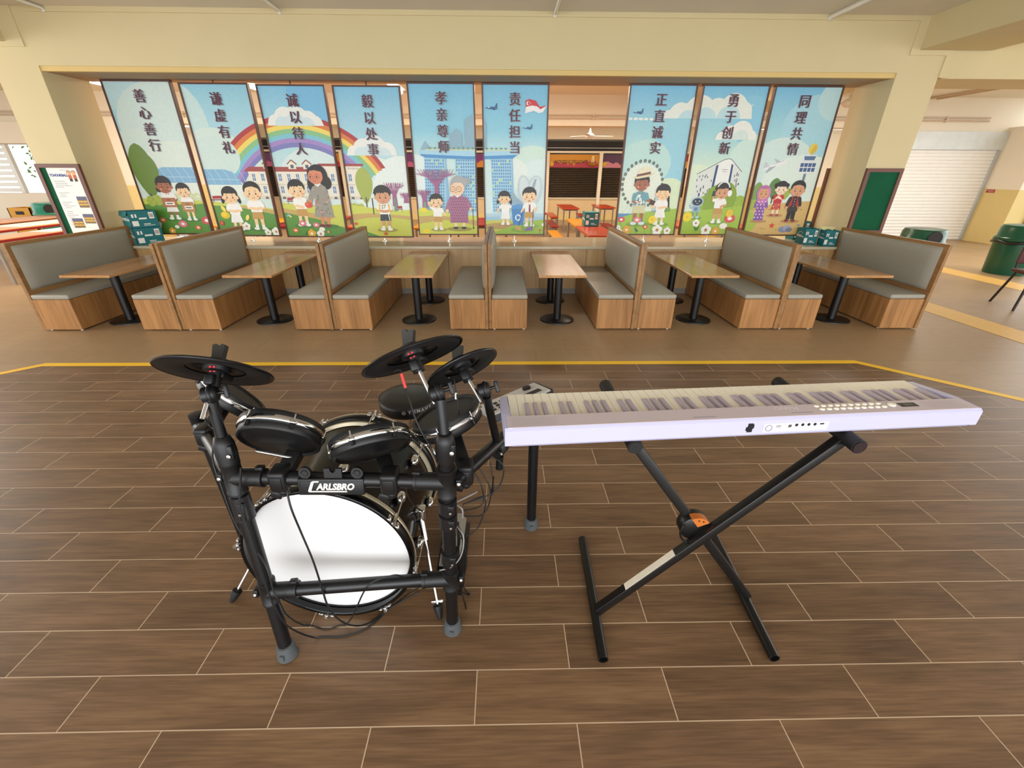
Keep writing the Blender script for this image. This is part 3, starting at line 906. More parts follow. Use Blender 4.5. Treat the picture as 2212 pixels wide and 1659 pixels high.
# ------------------------------------------------------------------ mural panels: flat printed artwork built as flat coloured shapes
def paint_mat():
    m, nt, p = nodes_of('printed_artwork')
    L = nt.links.new
    at = nt.nodes.new('ShaderNodeAttribute'); at.attribute_name = 'ink'
    tc = nt.nodes.new('ShaderNodeTexCoord')
    n = nt.nodes.new('ShaderNodeTexNoise'); n.inputs['Scale'].default_value = 26; n.inputs['Detail'].default_value = 5
    L(tc.outputs['Object'], n.inputs['Vector'])
    r = nt.nodes.new('ShaderNodeMapRange'); r.inputs['To Min'].default_value = 0.93; r.inputs['To Max'].default_value = 1.07
    L(n.outputs['Fac'], r.inputs['Value'])
    mx = nt.nodes.new('ShaderNodeMix'); mx.data_type = 'RGBA'; mx.blend_type = 'MULTIPLY'; mx.inputs[0].default_value = 1
    L(at.outputs['Color'], mx.inputs[6]); L(r.outputs[0], mx.inputs[7])
    L(mx.outputs[2], p.inputs['Base Color'])
    p.inputs['Roughness'].default_value = 0.4
    return m
M_print = paint_mat()
M_pframe = mat('mural_frame_brown', '#59352a', 0.4, var=0.1, scale=12)
M_ink = mat('maroon_ink', '#57182f', 0.5, var=0.02)
M_inksh = mat('grey_ink', '#8f9aa0', 0.5, var=0.02)
M_chrome = mat('chrome', '#d8d8d6', 0.12, metal=1.0, var=0.02)

def lerp(a, b, t): return tuple(a[i] + (b[i] - a[i]) * t for i in range(len(a)))

class Art:
    """paints in centimetres from the panel's lower left corner"""
    def __init__(s, w, h, ox):
        s.w, s.h, s.ox = w, h, ox      # ox: world x of the left edge in cm, for motifs that run over several panels
        s.V, s.Fc, s.C, s.d = [], [], [], 0
    def clip(s, pts):
        b = 1.6
        for ax, lim, sg in ((0, b, 1), (0, s.w - b, -1), (1, b, 1), (1, s.h - b, -1)):
            out = []
            for i in range(len(pts)):
                p, q = pts[i - 1], pts[i]
                ip, iq = (p[ax] - lim) * sg >= 0, (q[ax] - lim) * sg >= 0
                if ip != iq:
                    t = (lim - p[ax]) / (q[ax] - p[ax])
                    out.append(lerp(p, q, t))
                if iq: out.append(q)
            pts = out
            if len(pts) < 3: return None
        return pts
    def poly(s, col, pts, cols=None):
        n = len(pts)
        if cols is None:
            c = srgb(col)[:3]; pts = [tuple(p) + c for p in pts]
        else:
            pts = [tuple(p) + srgb(k)[:3] for p, k in zip(pts, cols)]
        pts = s.clip(pts)
        if not pts: return s
        s.d += 1
        b = len(s.V)
        for p in pts:
            s.V.append((p[0] / 100, -0.00005 * s.d, p[1] / 100))
            s.C.append(p[2:5])
        s.Fc.append(list(range(b, b + len(pts))))
        return s
    def ell(s, col, x, z, rx, rz=None, rot=0, n=22, a0=0, a1=360):
        rz = rx if rz is None else rz
        c, q = cos(radians(rot)), sin(radians(rot))
        full = a1 - a0 >= 360
        pts = []
        for k in range(n if full else n + 1):
            a = radians(a0 + (a1 - a0) * k / n)
            u, v = rx * cos(a), rz * sin(a)
            pts.append((x + u * c - v * q, z + u * q + v * c))
        return s.poly(col, pts)
    def line(s, col, pts, w):
        for (x0, z0), (x1, z1) in zip(pts[:-1], pts[1:]):
            L = math.hypot(x1 - x0, z1 - z0) or 1
            nx, nz = -(z1 - z0) / L * w / 2, (x1 - x0) / L * w / 2
            s.poly(col, [(x0 - nx, z0 - nz), (x1 - nx, z1 - nz), (x1 + nx, z1 + nz), (x0 + nx, z0 + nz)])
        return s
    def cap(s, col, pts, w):
        s.line(col, pts, w)
        for p in pts: s.ell(col, p[0], p[1], w / 2, n=12)
        return s
    def rect(s, col, x0, x1, z0, z1): return s.poly(col, [(x0, z0), (x1, z0), (x1, z1), (x0, z1)])
    def grad(s, z0, z1, c0, c1): return s.poly(None, [(0, z0), (s.w, z0), (s.w, z1), (0, z1)], [c0, c0, c1, c1])
    def cloud(s, col, base, circles, x0, x1):
        """puffs sitting on a flat base line"""
        pts = []
        n = 60
        for k in range(n + 1):
            x = x0 + (x1 - x0) * k / n
            z = base
            for cx, cz, r in circles:
                t = r * r - (x - cx) ** 2
                if t > 0: z = max(z, cz + math.sqrt(t))
            pts.append((x, z))
        return s.poly(col, pts + [(x1, base), (x0, base)])
    def hill(s, col, pts, base=0):
        """smooth skyline through pts, filled down to base"""
        q = smooth_path([(p[0], p[1], 0) for p in pts], 8)
        return s.poly(col, [(v.x, v.y) for v in q] + [(pts[-1][0], base), (pts[0][0], base)])
    def text(s, col, t, size, x, z, bold=0.0):
        vs, fs = text_geo(t, size)
        c = srgb(col)[:3]
        for sh in ((-bold, 0, bold) if bold else (0,)):
            s.d += 1
            b = len(s.V)
            for u, v in vs:
                s.V.append(((x + u + sh) / 100, -0.00005 * s.d, (z + v) / 100)); s.C.append(c)
            s.Fc += [[i + b for i in f] for f in fs]
    def build(s, name, parent):
        me = bpy.data.meshes.new(name)
        me.from_pydata(s.V, [], s.Fc)
        ca = me.color_attributes.new('ink', 'FLOAT_COLOR', 'POINT')
        ca.data.foreach_set('color', [v for c in s.C for v in (*c, 1.0)])
        me.materials.append(M_print)
        o = bpy.data.objects.new(name, me)
        COL.objects.link(o)
        o.parent = parent
        o.location = (0, -0.026, 0)
        return o
    # ---- small motifs
    def flower(s, x, z, r, petal, heart, n=5):
        for k in range(n):
            a = 2 * pi * k / n + .3
            s.ell(petal, x + r * .58 * cos(a), z + r * .58 * sin(a), r * .5, n=12)
        s.ell(heart, x, z, r * .32, n=10)
    def disc(s, x, z, rx, col, heart):
        s.ell(col, x, z, rx, rx * .72); s.ell(heart, x, z, rx * .42, rx * .3)
    def tree(s, col, x, z0, z1, w, trunk=None):
        pts = []
        for k in range(25):
            t = k / 24
            pts.append((x - w / 2 * math.sin(pi * (1 - t) ** .75) ** .8 if 0 < t < 1 else x, z0 + (z1 - z0) * t))
        s.poly(col, pts + [(2 * x - p[0], p[1]) for p in pts[::-1]])
        if trunk:
            s.line(trunk, [(x, z0 - (z1 - z0) * .16), (x, z0 + (z1 - z0) * .2)], 1.6)
            s.line(trunk, [(x, z0 + (z1 - z0) * .06), (x + w * .14, z0 + (z1 - z0) * .16)], .8)
    def bush(s, col, dot, x0, x1, z, h):
        n = max(2, int((x1 - x0) / (h * .6)))
        for k in range(n):
            s.ell(col, x0 + (x1 - x0) * (k + .5) / n, z + h * (.35 + .2 * ((k * 7) % 3) / 2), h * .5, h * .6)
        rg = random.Random(int(x0 * 7 + z))
        for k in range(n * 6):
            s.ell(dot, rg.uniform(x0, x1), z + rg.uniform(.05, .75) * h, .9, .7, n=7)
    def bench(s, x, z, k=1.0):
        s.poly('#a8383c', [(x - 6 * k, z + 4 * k), (x + 6 * k, z + 4.4 * k), (x + 5.6 * k, z + 8 * k), (x - 5.4 * k, z + 7.6 * k)])
        s.line('#8a2c30', [(x - 7 * k, z + 2.8 * k), (x + 6.5 * k, z + 3 * k)], 1.3 * k)
        for d in (-5, 5): s.line('#5a3a34', [(x + d * k, z + 3 * k), (x + d * 1.1 * k, z - 1 * k)], .6 * k)
    def plane(s, x, z, k=1.0):
        s.poly('#3f6f9e', [(x - 9 * k, z), (x - 3 * k, z + 1.6 * k), (x + 6 * k, z + 1.4 * k), (x + 7 * k, z - 1 * k), (x - 2 * k, z - 1.3 * k)])
        s.poly('#335c88', [(x + 4 * k, z + 1 * k), (x + 5.8 * k, z + 5 * k), (x + 7 * k, z + 5 * k), (x + 6.6 * k, z + .6 * k)])
        s.poly('#2a4c74', [(x - 2 * k, z), (x + 3 * k, z - 2.2 * k), (x + 5 * k, z - 2 * k), (x + 3 * k, z + .2 * k)])
        s.ell('#dfeef5', x - 3.6 * k, z + .9 * k, 1.4 * k, .5 * k, n=10)

    def face(s, x, z, k, skin, mouth='smile', look=0, eyes='open', blush='#e8957a'):
        for d in (-1, 1):
            ex = x + d * 4.1 * k + look * k
            if eyes == 'open':
                s.ell('#3a2418', ex, z - 1.0 * k, 1.0 * k, 1.35 * k, n=12)
                s.ell('#ffffff', ex + .3 * k, z - .5 * k, .32 * k, n=6)
            else:
                s.line('#5a3a2c', [(ex - 1.3 * k, z - 1.3 * k), (ex, z - .5 * k), (ex + 1.3 * k, z - 1.3 * k)], .5 * k)
            s.line('#3a2418', [(ex - 1.3 * k, z + 2.2 * k), (ex + 1.2 * k, z + 2.5 * k)], .5 * k)
            s.ell(blush, x + d * 6.2 * k + look * k, z - 4 * k, 1.7 * k, 1.1 * k, n=10)
        s.ell('#c9805e', x + look * 1.3 * k, z - 3 * k, .6 * k, .5 * k, n=8)
        if mouth == 'open':
            s.ell('#8c2f2a', x + look * k, z - 5.8 * k, 2.0 * k, 1.9 * k, a0=180, a1=360); s.rect('#ffffff', x + look * k - 1.4 * k, x + look * k + 1.4 * k, z - 6.2 * k, z - 5.8 * k)
        else:
            s.line('#8c3a30', [(x + look * k - 1.8 * k, z - 5.4 * k), (x + look * k - .6 * k, z - 6.1 * k), (x + look * k + .7 * k, z - 6.1 * k), (x + look * k + 1.9 * k, z - 5.3 * k)], .5 * k)

    def kid(s, x, z, top, skin, hair='boy', shirt='#f4f2ea', bottom='shorts', bcol='#c69a55', arms='clasp', mouth='smile', look=0, eyes='open', ground='#4f8038', haircol='#2b2724', shoe='#f2f0ea', sock='#f2f0ea', dx=0, headk=1.0):
        k = (top - z) / 60.0
        X = lambda u: x + u * k
        Z = lambda v: z + v * k
        s.ell(ground, x + 1 * k, z + .6 * k, 15 * k, 2.8 * k)
        hx = x + dx * k
        hz = Z(46.5)
        hk = k * headk
        if bottom != 'robe':
            for d in (-1, 1):
                s.poly(skin, [(X(d * 4.2 - 1.9), Z(2)), (X(d * 4.2 + 1.9), Z(2)), (X(d * 4 + 2.5), Z(18)), (X(d * 4 - 2.5), Z(18))])
                s.rect(sock, X(d * 4.3 - 2), X(d * 4.3 + 2), Z(1.8), Z(6.5))
                s.ell(shoe, X(d * 5.2), Z(1.7), 3.7 * k, 1.9 * k)
        # hair that falls behind
        if hair == 'pigtail':
            for d in (-1, 1):
                s.ell(haircol, hx + d * 11.2 * hk, hz - 4 * hk, 2.6 * hk, 6 * hk, rot=d * 14)
        if hair == 'long': 
            s.ell(haircol, hx + 3 * hk, hz - 4 * hk, 12 * hk, 14 * hk)
        if hair == 'braid':
            for q in range(6): s.ell(haircol, hx + (9.2 + .35 * q) * hk, hz - (5 + 2.7 * q) * hk, 2.0 * hk, 1.9 * hk, n=12)
        if hair == 'bun': s.ell(haircol, hx - 9 * hk, hz - 4.5 * hk, 4 * hk, 4.4 * hk)
        if hair == 'buns':
            for d in (-1, 1): s.ell(haircol, hx + d * 10 * hk, hz + 6 * hk, 3.6 * hk); s.ell('#a82c3c', hx + d * 8.6 * hk, hz + 5 * hk, 1.2 * hk)
        if bottom == 'shorts':
            s.poly(bcol, [(X(-8), Z(13.5)), (X(-.6), Z(13.5)), (X(0), Z(16)), (X(.6), Z(13.5)), (X(8), Z(13.5)), (X(6.6), Z(24)), (X(-6.6), Z(24))])
        elif bottom == 'skirt':
            s.poly(bcol, [(X(-9), Z(11)), (X(9), Z(11)), (X(5.6), Z(25)), (X(-5.6), Z(25))])
            for q in (-5, -2, 1, 4): s.line('#d9d6cc', [(X(q), Z(11.4)), (X(q * .65), Z(22))], .35 * k)
        elif bottom == 'robe':
            s.poly(bcol, [(X(-8.5), Z(2)), (X(8.5), Z(2)), (X(7), Z(30)), (X(-7), Z(30))])
        elif bottom == 'trousers':
            s.poly(bcol, [(X(-6.6), Z(3.5)), (X(-1), Z(3.5)), (X(0), Z(15)), (X(1), Z(3.5)), (X(6.6), Z(3.5)), (X(6.4), Z(24)), (X(-6.4), Z(24))])
        s.poly(shirt, [(X(-7.4), Z(22.5)), (X(7.4), Z(22.5)), (X(7.6), Z(33)), (X(5), Z(37.5)), (X(-5), Z(37.5)), (X(-7.6), Z(33))])
        s.poly(skin, [(X(-2.2), Z(35)), (X(2.2), Z(35)), (X(2.2), Z(39)), (X(-2.2), Z(39))])
        A = {'clasp': [((-7, 34.5), (-10.2, 28), (-1.5, 26.4)), ((7, 34.5), (10.2, 28), (1.5, 26.4))],
             'down': [((-7, 34.5), (-9.6, 28), (-11, 21)), ((7, 34.5), (9.6, 28), (11, 21))],
             'wave': [((-6.5, 34.5), (-12, 38), (-15, 45)), ((7, 34.5), (10, 29), (13, 26))],
             'out': [((-7, 34.5), (-11.5, 29), (-15.5, 24)), ((7, 34.5), (11.5, 30), (15.5, 27))],
             'give': [((-7, 34), (-8, 27), (2, 25)), ((7, 34.5), (9.5, 28), (12.5, 28))],
             'giveleft': [((-7, 34), (-10, 28), (-13, 27)), ((7, 34), (9, 27), (-3, 25))],
             'up': [((-6.5, 34.5), (-11, 34), (-11.5, 42)), ((7, 34.5), (10.5, 28), (4, 24.6))],
             'chest': [((-7, 34), (-9, 29), (-.5, 33)), ((7, 34), (9, 29), (.8, 32))],
             'broom': [((-7, 34), (-10, 28), (-12.5, 23)), ((7, 34.5), (10.5, 29), (8, 25))]}[arms]
        slv = '#2c2426' if bottom == 'trousers' else shirt
        for a, b, c in A:
            P = [(X(q[0]), Z(q[1])) for q in (a, b, c)]
            s.cap(skin, P, 3.5 * k)
            m = lerp(P[0], P[1], .62)
            s.cap(slv, [P[0], m], 4.8 * k)
            if bottom in ('trousers', 'robe'): s.cap(slv if bottom == 'trousers' else shirt, [P[0], P[1], lerp(P[1], P[2], .6)], 4.2 * k)
            s.ell(skin, P[2][0], P[2][1], 2.1 * k, n=12)
        s.poly('#ffffff' if shirt.startswith('#f') else shirt, [(X(-3.6), Z(37.8)), (X(0), Z(35)), (X(3.6), Z(37.8)), (X(0), Z(38.4))])
        # head
        if hair == 'hijab':
            s.ell(haircol, hx, hz - .5 * hk, 12.2 * hk, 13 * hk)
            s.ell(haircol, hx, hz - 11 * hk, 9.5 * hk, 7 * hk)
            s.ell(skin, hx, hz - 1 * hk, 9.0 * hk, 9.2 * hk)
            s.ell('#b56aa2', hx, hz + 8.6 * hk, 7.6 * hk, 2.2 * hk)
        else:
            s.ell(haircol, hx, hz + 3.2 * hk, 11.4 * hk, 10.4 * hk)
            for d in (-1, 1): s.ell(skin, hx + d * 10.1 * hk, hz - 1.8 * hk, 1.9 * hk, 2.2 * hk, n=12)
            s.ell(skin, hx, hz - .8 * hk, 10.1 * hk, 9.4 * hk)
            fr = [(hx + 10.9 * hk * cos(radians(a)), hz + 3.0 * hk + 9.9 * hk * sin(radians(a))) for a in range(-8, 189, 12)]
            if hair in ('boy', 'curly', 'part'):
                jag = [(-9.6, 1.6), (-7.6, 5.0), (-6, 3.6), (-3.8, 5.2), (-2.4, 3.4), (-.6, 5.0), (1.6, 3.8), (4, 5.8), (6, 4.6), (8, 5.4), (9.6, 1.6)]
            else:
                jag = [(-9.4, .4), (-8, 4.0), (-5.4, 3.8), (-2.5, 3.6), (0, 4.0), (3, 3.6), (5.8, 3.8), (8, 4.0), (9.4, .4)]
            if hair == 'part': jag = [(-9.6, 1.4), (-8.4, 5), (-4, 6.6), (1, 7.2), (6, 5.6), (8.6, 4.6), (9.6, 1.4)]
            s.poly(haircol, fr + [(hx + u * hk, hz + v * hk) for u, v in jag])
            if hair == 'curly':
                for q in range(11):
                    a = radians(8 + q * 16.4)
                    s.ell(haircol, hx + 10.6 * hk * cos(a), hz + 3.4 * hk + 9.6 * hk * sin(a), 2.3 * hk, n=10)
        s.face(hx, hz - .6 * hk, hk, skin, mouth, look, eyes)

PNL = [(-4.78, .715, .815, 1.747), (-3.877, .693, .82, 1.747), (-2.966, .682, .82, 1.747), (-2.058, .679, .815, 1.747), (-1.162, .715, .815, 1.747), (-.261, .712, .822, 1.747),
       (1.54, .716, .832, 1.747), (2.436, .716, .828, 1.747), (3.326, .711, .85, 1.747)]
WORDS = ['善心善行', '谦虚有礼', '诚以待人', '毅以处事', '孝亲尊师', '责任担当', '正直诚实', '勇于创新', '同理共情']
ABOUT = ['mural panel with two children holding brown boxes beside a tall green tree', 'mural panel with a pigtailed girl and a boy bowing, left foot of the rainbow',
         'mural panel with a teacher in a grey dress receiving a gift under the rainbow', 'mural panel with a curly haired boy in a white sports vest',
         'mural panel with a waving boy and a grandmother with a cane', 'mural panel with a red and white flag and two children sweeping by a blue bin',
         'mural panel with a big wheel and a man in a straw hat', 'mural panel with a small robot and a boy wearing headphones', 'mural panel with three children in festive dress on sand, control tower']
SKIN, TAN, DARK = '#f3cfa0', '#d99f76', '#a9684a'
MAR = '#57182f'
arts = []
for i, (x0, z0, w, h) in enumerate(PNL):
    A = Art(w * 100, h * 100, x0 * 100)
    arts.append(A)
    if i < 4:
        A.grad(0, 60, '#d6e4d4', '#d3e6dc'); A.grad(60, 110, '#d3e6dc', '#b4dbe2'); A.grad(110, 175, '#b4dbe2', ['#a3d2de', '#93cde0', '#86c6e2', '#82c4e2'][i])
    elif i < 6:
        A.grad(0, 90, '#dff0ee', '#cfeae4'); A.grad(90, 125, '#cfeae4', '#8fcfe2'); A.grad(125, 175, '#8fcfe2', '#7fc3e2')
    else:
        A.grad(0, 80, '#e6f0da', '#d8ead0'); A.grad(80, 118, '#d8ead0', '#a9dadd'); A.grad(118, 175, '#a9dadd', '#7cc2e4')
    # pale sky clouds
    if i == 0:
        A.ell('#bcdde0', 6, 172, 32, 28); A.ell('#cfe3dd', 60, 128, 56, 47); A.ell('#d3e5dc', 18, 92, 36, 33); A.ell('#dbe8dc', 62, 74, 44, 38)
    if i == 1: A.ell('#c6e2df', -14, 132, 37, 46); A.ell('#d3e6dc', 22, 92, 40, 37); A.ell('#dbe9de', 72, 86, 40, 30)
    if i == 2: A.ell('#7dbfe2', 78, 160, 44, 40); A.ell('#d6e8e4', 50, 70, 44, 38)
    if i == 3: A.ell('#e2efe8', 40, 66, 38, 32); A.ell('#e8f2ea', 72, 62, 36, 38); A.ell('#dcecea', 12, 78, 28, 16)
    if i == 4: A.ell('#e3f1ec', 4, 74, 24, 24); A.ell('#e8f3ee', 22, 56, 30, 26)
    if i == 5: A.ell('#d3ebdb', 64, 92, 26, 17); A.ell('#dbeeea', 74, 68, 32, 26); A.ell('#e6f0e6', 40, 76, 18, 18)
    if i == 6: A.ell('#9dd3e2', 72, 100, 34, 38); A.ell('#bfe2da', 30, 88, 34, 28); A.ell('#dcecc6', 66, 52, 24, 20)
    if i == 7: A.ell('#8fcde4', 66, 138, 24, 26); A.ell('#cfe9dc', 82, 84, 36, 38); A.ell('#ddedcf', 10, 66, 26, 22)
    if i == 8: A.ell('#a9d9e4', 60, 130, 40, 36); A.ell('#bfe0e2', 82, 160, 24, 22); A.ell('#d3e9e2', 30, 84, 44, 36); A.ell('#e0efe4', 60, 70, 50, 30)
    # the rainbow bends over panels two to four
    if 1 <= i <= 3:
        cx, cz = -260 - A.ox, (0.84 - z0) * 100
        R = 128.0
        for c in ('#b23a3c', '#dd7f3c', '#f0d868', '#8cc28a', '#7ec4d2', '#a58ac6', '#7f7fba'):
            pts = [(cx + R * cos(radians(a)), cz + R * sin(radians(a))) for a in range(33, 149, 3)]
            pts += [(cx + (R - 5.2) * cos(radians(a)), cz + (R - 5.2) * sin(radians(a))) for a in range(148, 32, -3)]
            c2 = [c] * len(pts)
            pale = lerp(srgb(c), srgb('#d6e6dc'), .5)
            A.poly(c, pts)
            R -= 5.0
        if i == 1: A.ell('#cfe4dc', 22, 96, 30, 24); 
        # long museum building behind
        bx = lambda X: X * 100 - A.ox
        bz = lambda Z: (Z - z0) * 100
        A.rect('#ece5cf', bx(-3.30), bx(-2.32), bz(1.16), bz(1.49))
        A.poly('#a44a44', [(bx(-3.36), bz(1.49)), (bx(-2.3), bz(1.49)), (bx(-2.34), bz(1.545)), (bx(-3.28), bz(1.545))])
        A.rect('#efe8d4', bx(-2.36), bx(-1.84), bz(1.16), bz(1.555))
        A.rect('#a44a44', bx(-2.39), bx(-1.81), bz(1.555), bz(1.585))
        A.rect('#dcd3ba', bx(-3.30), bx(-1.84), bz(1.16), bz(1.2))
        A.rect('#d8cfb6', bx(-3.30), bx(-1.84), bz(1.33), bz(1.345))
        if i == 3: A.text('#8a8478', 'MUSEUM', 3.4, bx(-1.945), bz(1.528))
        for k in range(13):
            X = -3.24 + k * .113
            for Z in (1.235, 1.38):
                A.rect('#f6f2e6', bx(X - .028), bx(X + .028), bz(Z - .006), bz(Z + .092)); A.rect('#6d86a8', bx(X - .02), bx(X + .02), bz(Z), bz(Z + .084)); A.line('#e8eef0', [(bx(X), bz(Z)), (bx(X), bz(Z + .084))], .5); A.line('#e8eef0', [(bx(X - .02), bz(Z + .042)), (bx(X + .02), bz(Z + .042))], .5)
            A.rect('#f2ecda', bx(X + .05), bx(X + .062), bz(1.2), bz(1.49))
            A.ell('#5d6878', bx(X), bz(1.165), 2.2, 3, a0=0, a1=180)
        for X in (-3.04, -2.72, -2.53):
            A.poly('#ece5cf', [(bx(X - .05), bz(1.52)), (bx(X + .05), bz(1.52)), (bx(X + .05), bz(1.58)), (bx(X), bz(1.62)), (bx(X - .05), bz(1.58))]); A.line('#8a4a44', [(bx(X - .06), bz(1.575)), (bx(X), bz(1.625)), (bx(X + .06), bz(1.575))], 1.2); A.rect('#55657c', bx(X - .02), bx(X + .02), bz(1.53), bz(1.57))
    if i == 2:
        A.cloud('#ebeee6', 132, [(16, 134, 10), (28, 138, 14), (42, 138, 15), (56, 136, 12), (64, 134, 9)], 5, 74); A.cloud('#cfe3e6', 132, [(24, 132, 10), (40, 134, 12), (54, 132, 9)], 13, 64)
    if i == 3:
        A.cloud('#eceee6', 100, [(16, 102, 9), (28, 106, 13), (42, 108, 15), (58, 104, 11)], 6, 73); A.cloud('#d2e5e6', 100, [(26, 100, 10), (40, 102, 12), (54, 100, 9)], 15, 64)
    # greenhouse with curved glass roof
    if i < 2:
        g = lambda u: u - 90 * i
        A.rect('#e3ecdf', g(34), g(136), 45, 66)
        pts = [(g(34), 66), (g(34), 80), (g(40), 82), (g(118), 82), (g(128), 79), (g(134), 72), (g(136), 64), (g(34), 64)]
        A.poly('#86b6d6', pts)
        A.line('#bcd9e6', [(g(34), 71), (g(135), 70)], .6)
        for k in range(11): A.line('#c6dfea', [(g(36 + k * 10), 81.5), (g(40 + k * 10), 74), (g(42 + k * 10), 65)], .5)
    # ground
    if i == 0:
        A.hill('#c9cf5a', [(0, 45), (40, 43), (82, 43)]); A.bush('#cfd8a8', '#eef0dc', 44, 82, 43, 8); A.hill('#5f9440', [(0, 38), (30, 38), (60, 38), (84, 39)])
        A.tree('#6d8a3c', 15, 46, 109, 28, '#5a4a34')
        A.tree('#6d8a3c', 19, 47, 100, 30); A.bush('#a9b84a', '#8fa23c', 8, 26, 38, 11)
    if i == 1:
        A.hill('#cfd05c', [(0, 44), (40, 40), (86, 34)]); A.hill('#c7a864', [(20, 38), (50, 38), (86, 32)]); A.hill('#5f9440', [(0, 39), (20, 38), (50, 34), (86, 27)]); A.bench(9, 43)
        A.ell('#e8c22c', 14, 27, 6, 4.5); A.ell('#f0d23c', 13, 28, 3, 3)
    if i == 2:
        A.hill('#cfd05c', [(0, 44), (40, 40), (86, 42)]); A.hill('#c7a864', [(0, 37), (40, 31), (86, 24)], 0); A.hill('#5f9440', [(0, 32), (20, 28), (50, 22), (86, 10)]); A.bench(15, 43, .9)
        A.hill('#c9cf5a', [(60, 22), (72, 26), (86, 28)], 14)
    if i == 3:
        A.tree('#a9b654', 23, 42, 87, 22, '#5a4a34')
        A.bush('#b5bf5c', '#98a848', -4, 18, 36, 7); A.hill('#cfd45c', [(0, 42), (30, 38), (60, 35), (86, 36)]); A.hill('#c8a765', [(0, 30), (30, 31), (60, 29), (86, 27)], 0); A.hill('#c9cd58', [(0, 21), (20, 25), (50, 26), (86, 22)]); A.hill('#5f9440', [(0, 14), (20, 7), (40, 0), (41, -1)]); A.bench(65, 34, .8)
        A.line('#4a3c30', [(31, 30), (31, 50)], 1.4)
    def supertree(x, z, top, spread, n=9):
        c = '#a4628a'
        for k in range(n):
            t = -1 + 2 * k / (n - 1)
            A.line(c, [(x + t * 3, z), (x + t * 2.2, z + (top - z) * .5), (x + t * spread * .45, z + (top - z) * .78), (x + t * spread * .98, top - abs(t) * spread * .16)], .9)
            A.line(c, [(x + t * spread * .45, z + (top - z) * .78), (x + t * spread * .62, top)], .7)
            A.line(c, [(x + t * spread * .72, top - 6), (x + t * spread * .9, top + 1)], .6)
    # three tower hotel with a roof garden deck
    if i in (4, 5):
        bx = lambda X: X * 100 - A.ox
        for X0, X1, sk in ((-1.02, -.75, -3), (-.62, -.30, -2), (-.165, .107, 2)):
            a, b = bx(X0), bx(X1)
            A.poly('#a9d8ea', [(a + sk, 29), (b + sk * .4, 29), (b, 95), (a, 95)])
            rg = random.Random(int(X0 * 100))
            nn = int((b - a) / 3.0)
            for r in range(17):
                for q in range(nn):
                    c = '#5f8fc0' if rg.random() > .07 else '#d8e26a'
                    u = a + sk * (1 - r / 17) + 1.2 + q * ((b - a - 1.6) / nn)
                    A.rect(c, u, u + 1.5, 31 + r * 3.7, 33.2 + r * 3.7)
            A.poly('#8fc0de', [(b + sk * .4, 29), (b + 4, 29), (b + 1.2, 95), (b, 95)])
        for X, W_, Z in ((-.60, 8, 127), (-.36, 12, 145), (-.47, 9, 112), (-1.0, 5, 113), (-.28, 7, 140)):
            A.poly('#8fb4c4', [(bx(X) - W_, 102), (bx(X) + W_, 102), (bx(X) + W_, Z - 6), (bx(X) + W_ * .2, Z), (bx(X) - W_, Z - 9)])
        A.poly('#4d93cc', [(bx(-1.06), 97), (bx(-1.0), 94.4), (bx(-.45), 92.6), (bx(.12), 94), (bx(.19), 99), (bx(.19), 101), (bx(-1.06), 101)])
        A.poly('#a9d6ea', [(bx(-1.06), 98.4), (bx(-.45), 96), (bx(.19), 98.4), (bx(.2), 103), (bx(-1.07), 103)])
        A.rect('#d6dca8', bx(-1.0), bx(.1), 102.6, 103.8)
        for k in range(17): A.ell('#6d9a6a', bx(-.93 + k * .06), 105.4, 2, .8, n=10); A.line('#7a6a50', [(bx(-.93 + k * .06), 103), (bx(-.93 + k * .06), 105.4)], .4)
    if i == 3:
        supertree(61, 40, 68, 14); supertree(76, 44, 56, 8, 7)
        A.poly('#7f8f80', [(59, 34), (64, 34), (62.6, 50), (59.8, 50)])
    if i == 4:
        supertree(28, 44, 80, 26, 13); supertree(11, 34, 56, 9, 7)
        A.poly('#6f8f6a', [(25, 30), (34, 30), (31, 46), (27, 46)]); A.poly('#7f9f80', [(9, 30), (13.4, 30), (12, 42), (10, 42)])
        A.hill('#cfd657', [(0, 33), (20, 32), (50, 27), (84, 24)]); A.hill('#c7a864', [(0, 24), (30, 25), (60, 21), (84, 19)], 0); A.hill('#cdd355', [(0, 14), (30, 19), (55, 17), (84, 11)])
        A.ell('#f0dc3a', 9, 32, 5, 3); A.ell('#f0d62c', 11, 5, 5, 3)
    if i == 5:
        for sx, rx in ((54, 9), (67, 10)): A.ell('#c3d3d6', sx, 56, rx, 19, rot=(8 if sx < 60 else -10)); A.ell('#d5e2e2', sx, 57, rx * .7, 16, rot=(8 if sx < 60 else -10))
        A.poly('#93b0bf', [(66, 55), (70, 71), (67, 70), (62, 58)]); A.poly('#93b0bf', [(37, 44), (52, 30), (60, 34), (44, 48), (38, 56)])
        A.rect('#9fc6da', 0, 84, 18, 28); A.rect('#b5d5e0', 0, 84, 24, 28); A.hill('#c8c85c', [(0, 19), (30, 20), (60, 17), (84, 20)]); A.hill('#b79a60', [(0, 14), (15, 16), (32, 16), (50, 13)], 8); A.hill('#9fc04c', [(10, 3), (34, 11), (60, 18), (84, 21)])
    if i == 6:
        # observation wheel
        cx, cz = 30, 64
        A.ell('#e6eedc', cx, cz, 25, 25)
        for k in range(28):
            a = radians(k * 360 / 28); A.line('#f4f6ea', [(cx, cz), (cx + 25 * cos(a), cz + 25 * sin(a))], .55)
            if k != 20: A.ell('#55584e', cx + 26.5 * cos(a), cz + 28 * sin(a), 1.9, 2.1, n=12); A.ell('#8f9288', cx + 26.5 * cos(a), cz + 28 * sin(a), .9, 1, n=8)
        A.line('#d2dad6', [(cx, cz - 6), (6, 27)], 1); A.line('#d2dad6', [(cx, cz - 8), (14, 27)], 1)
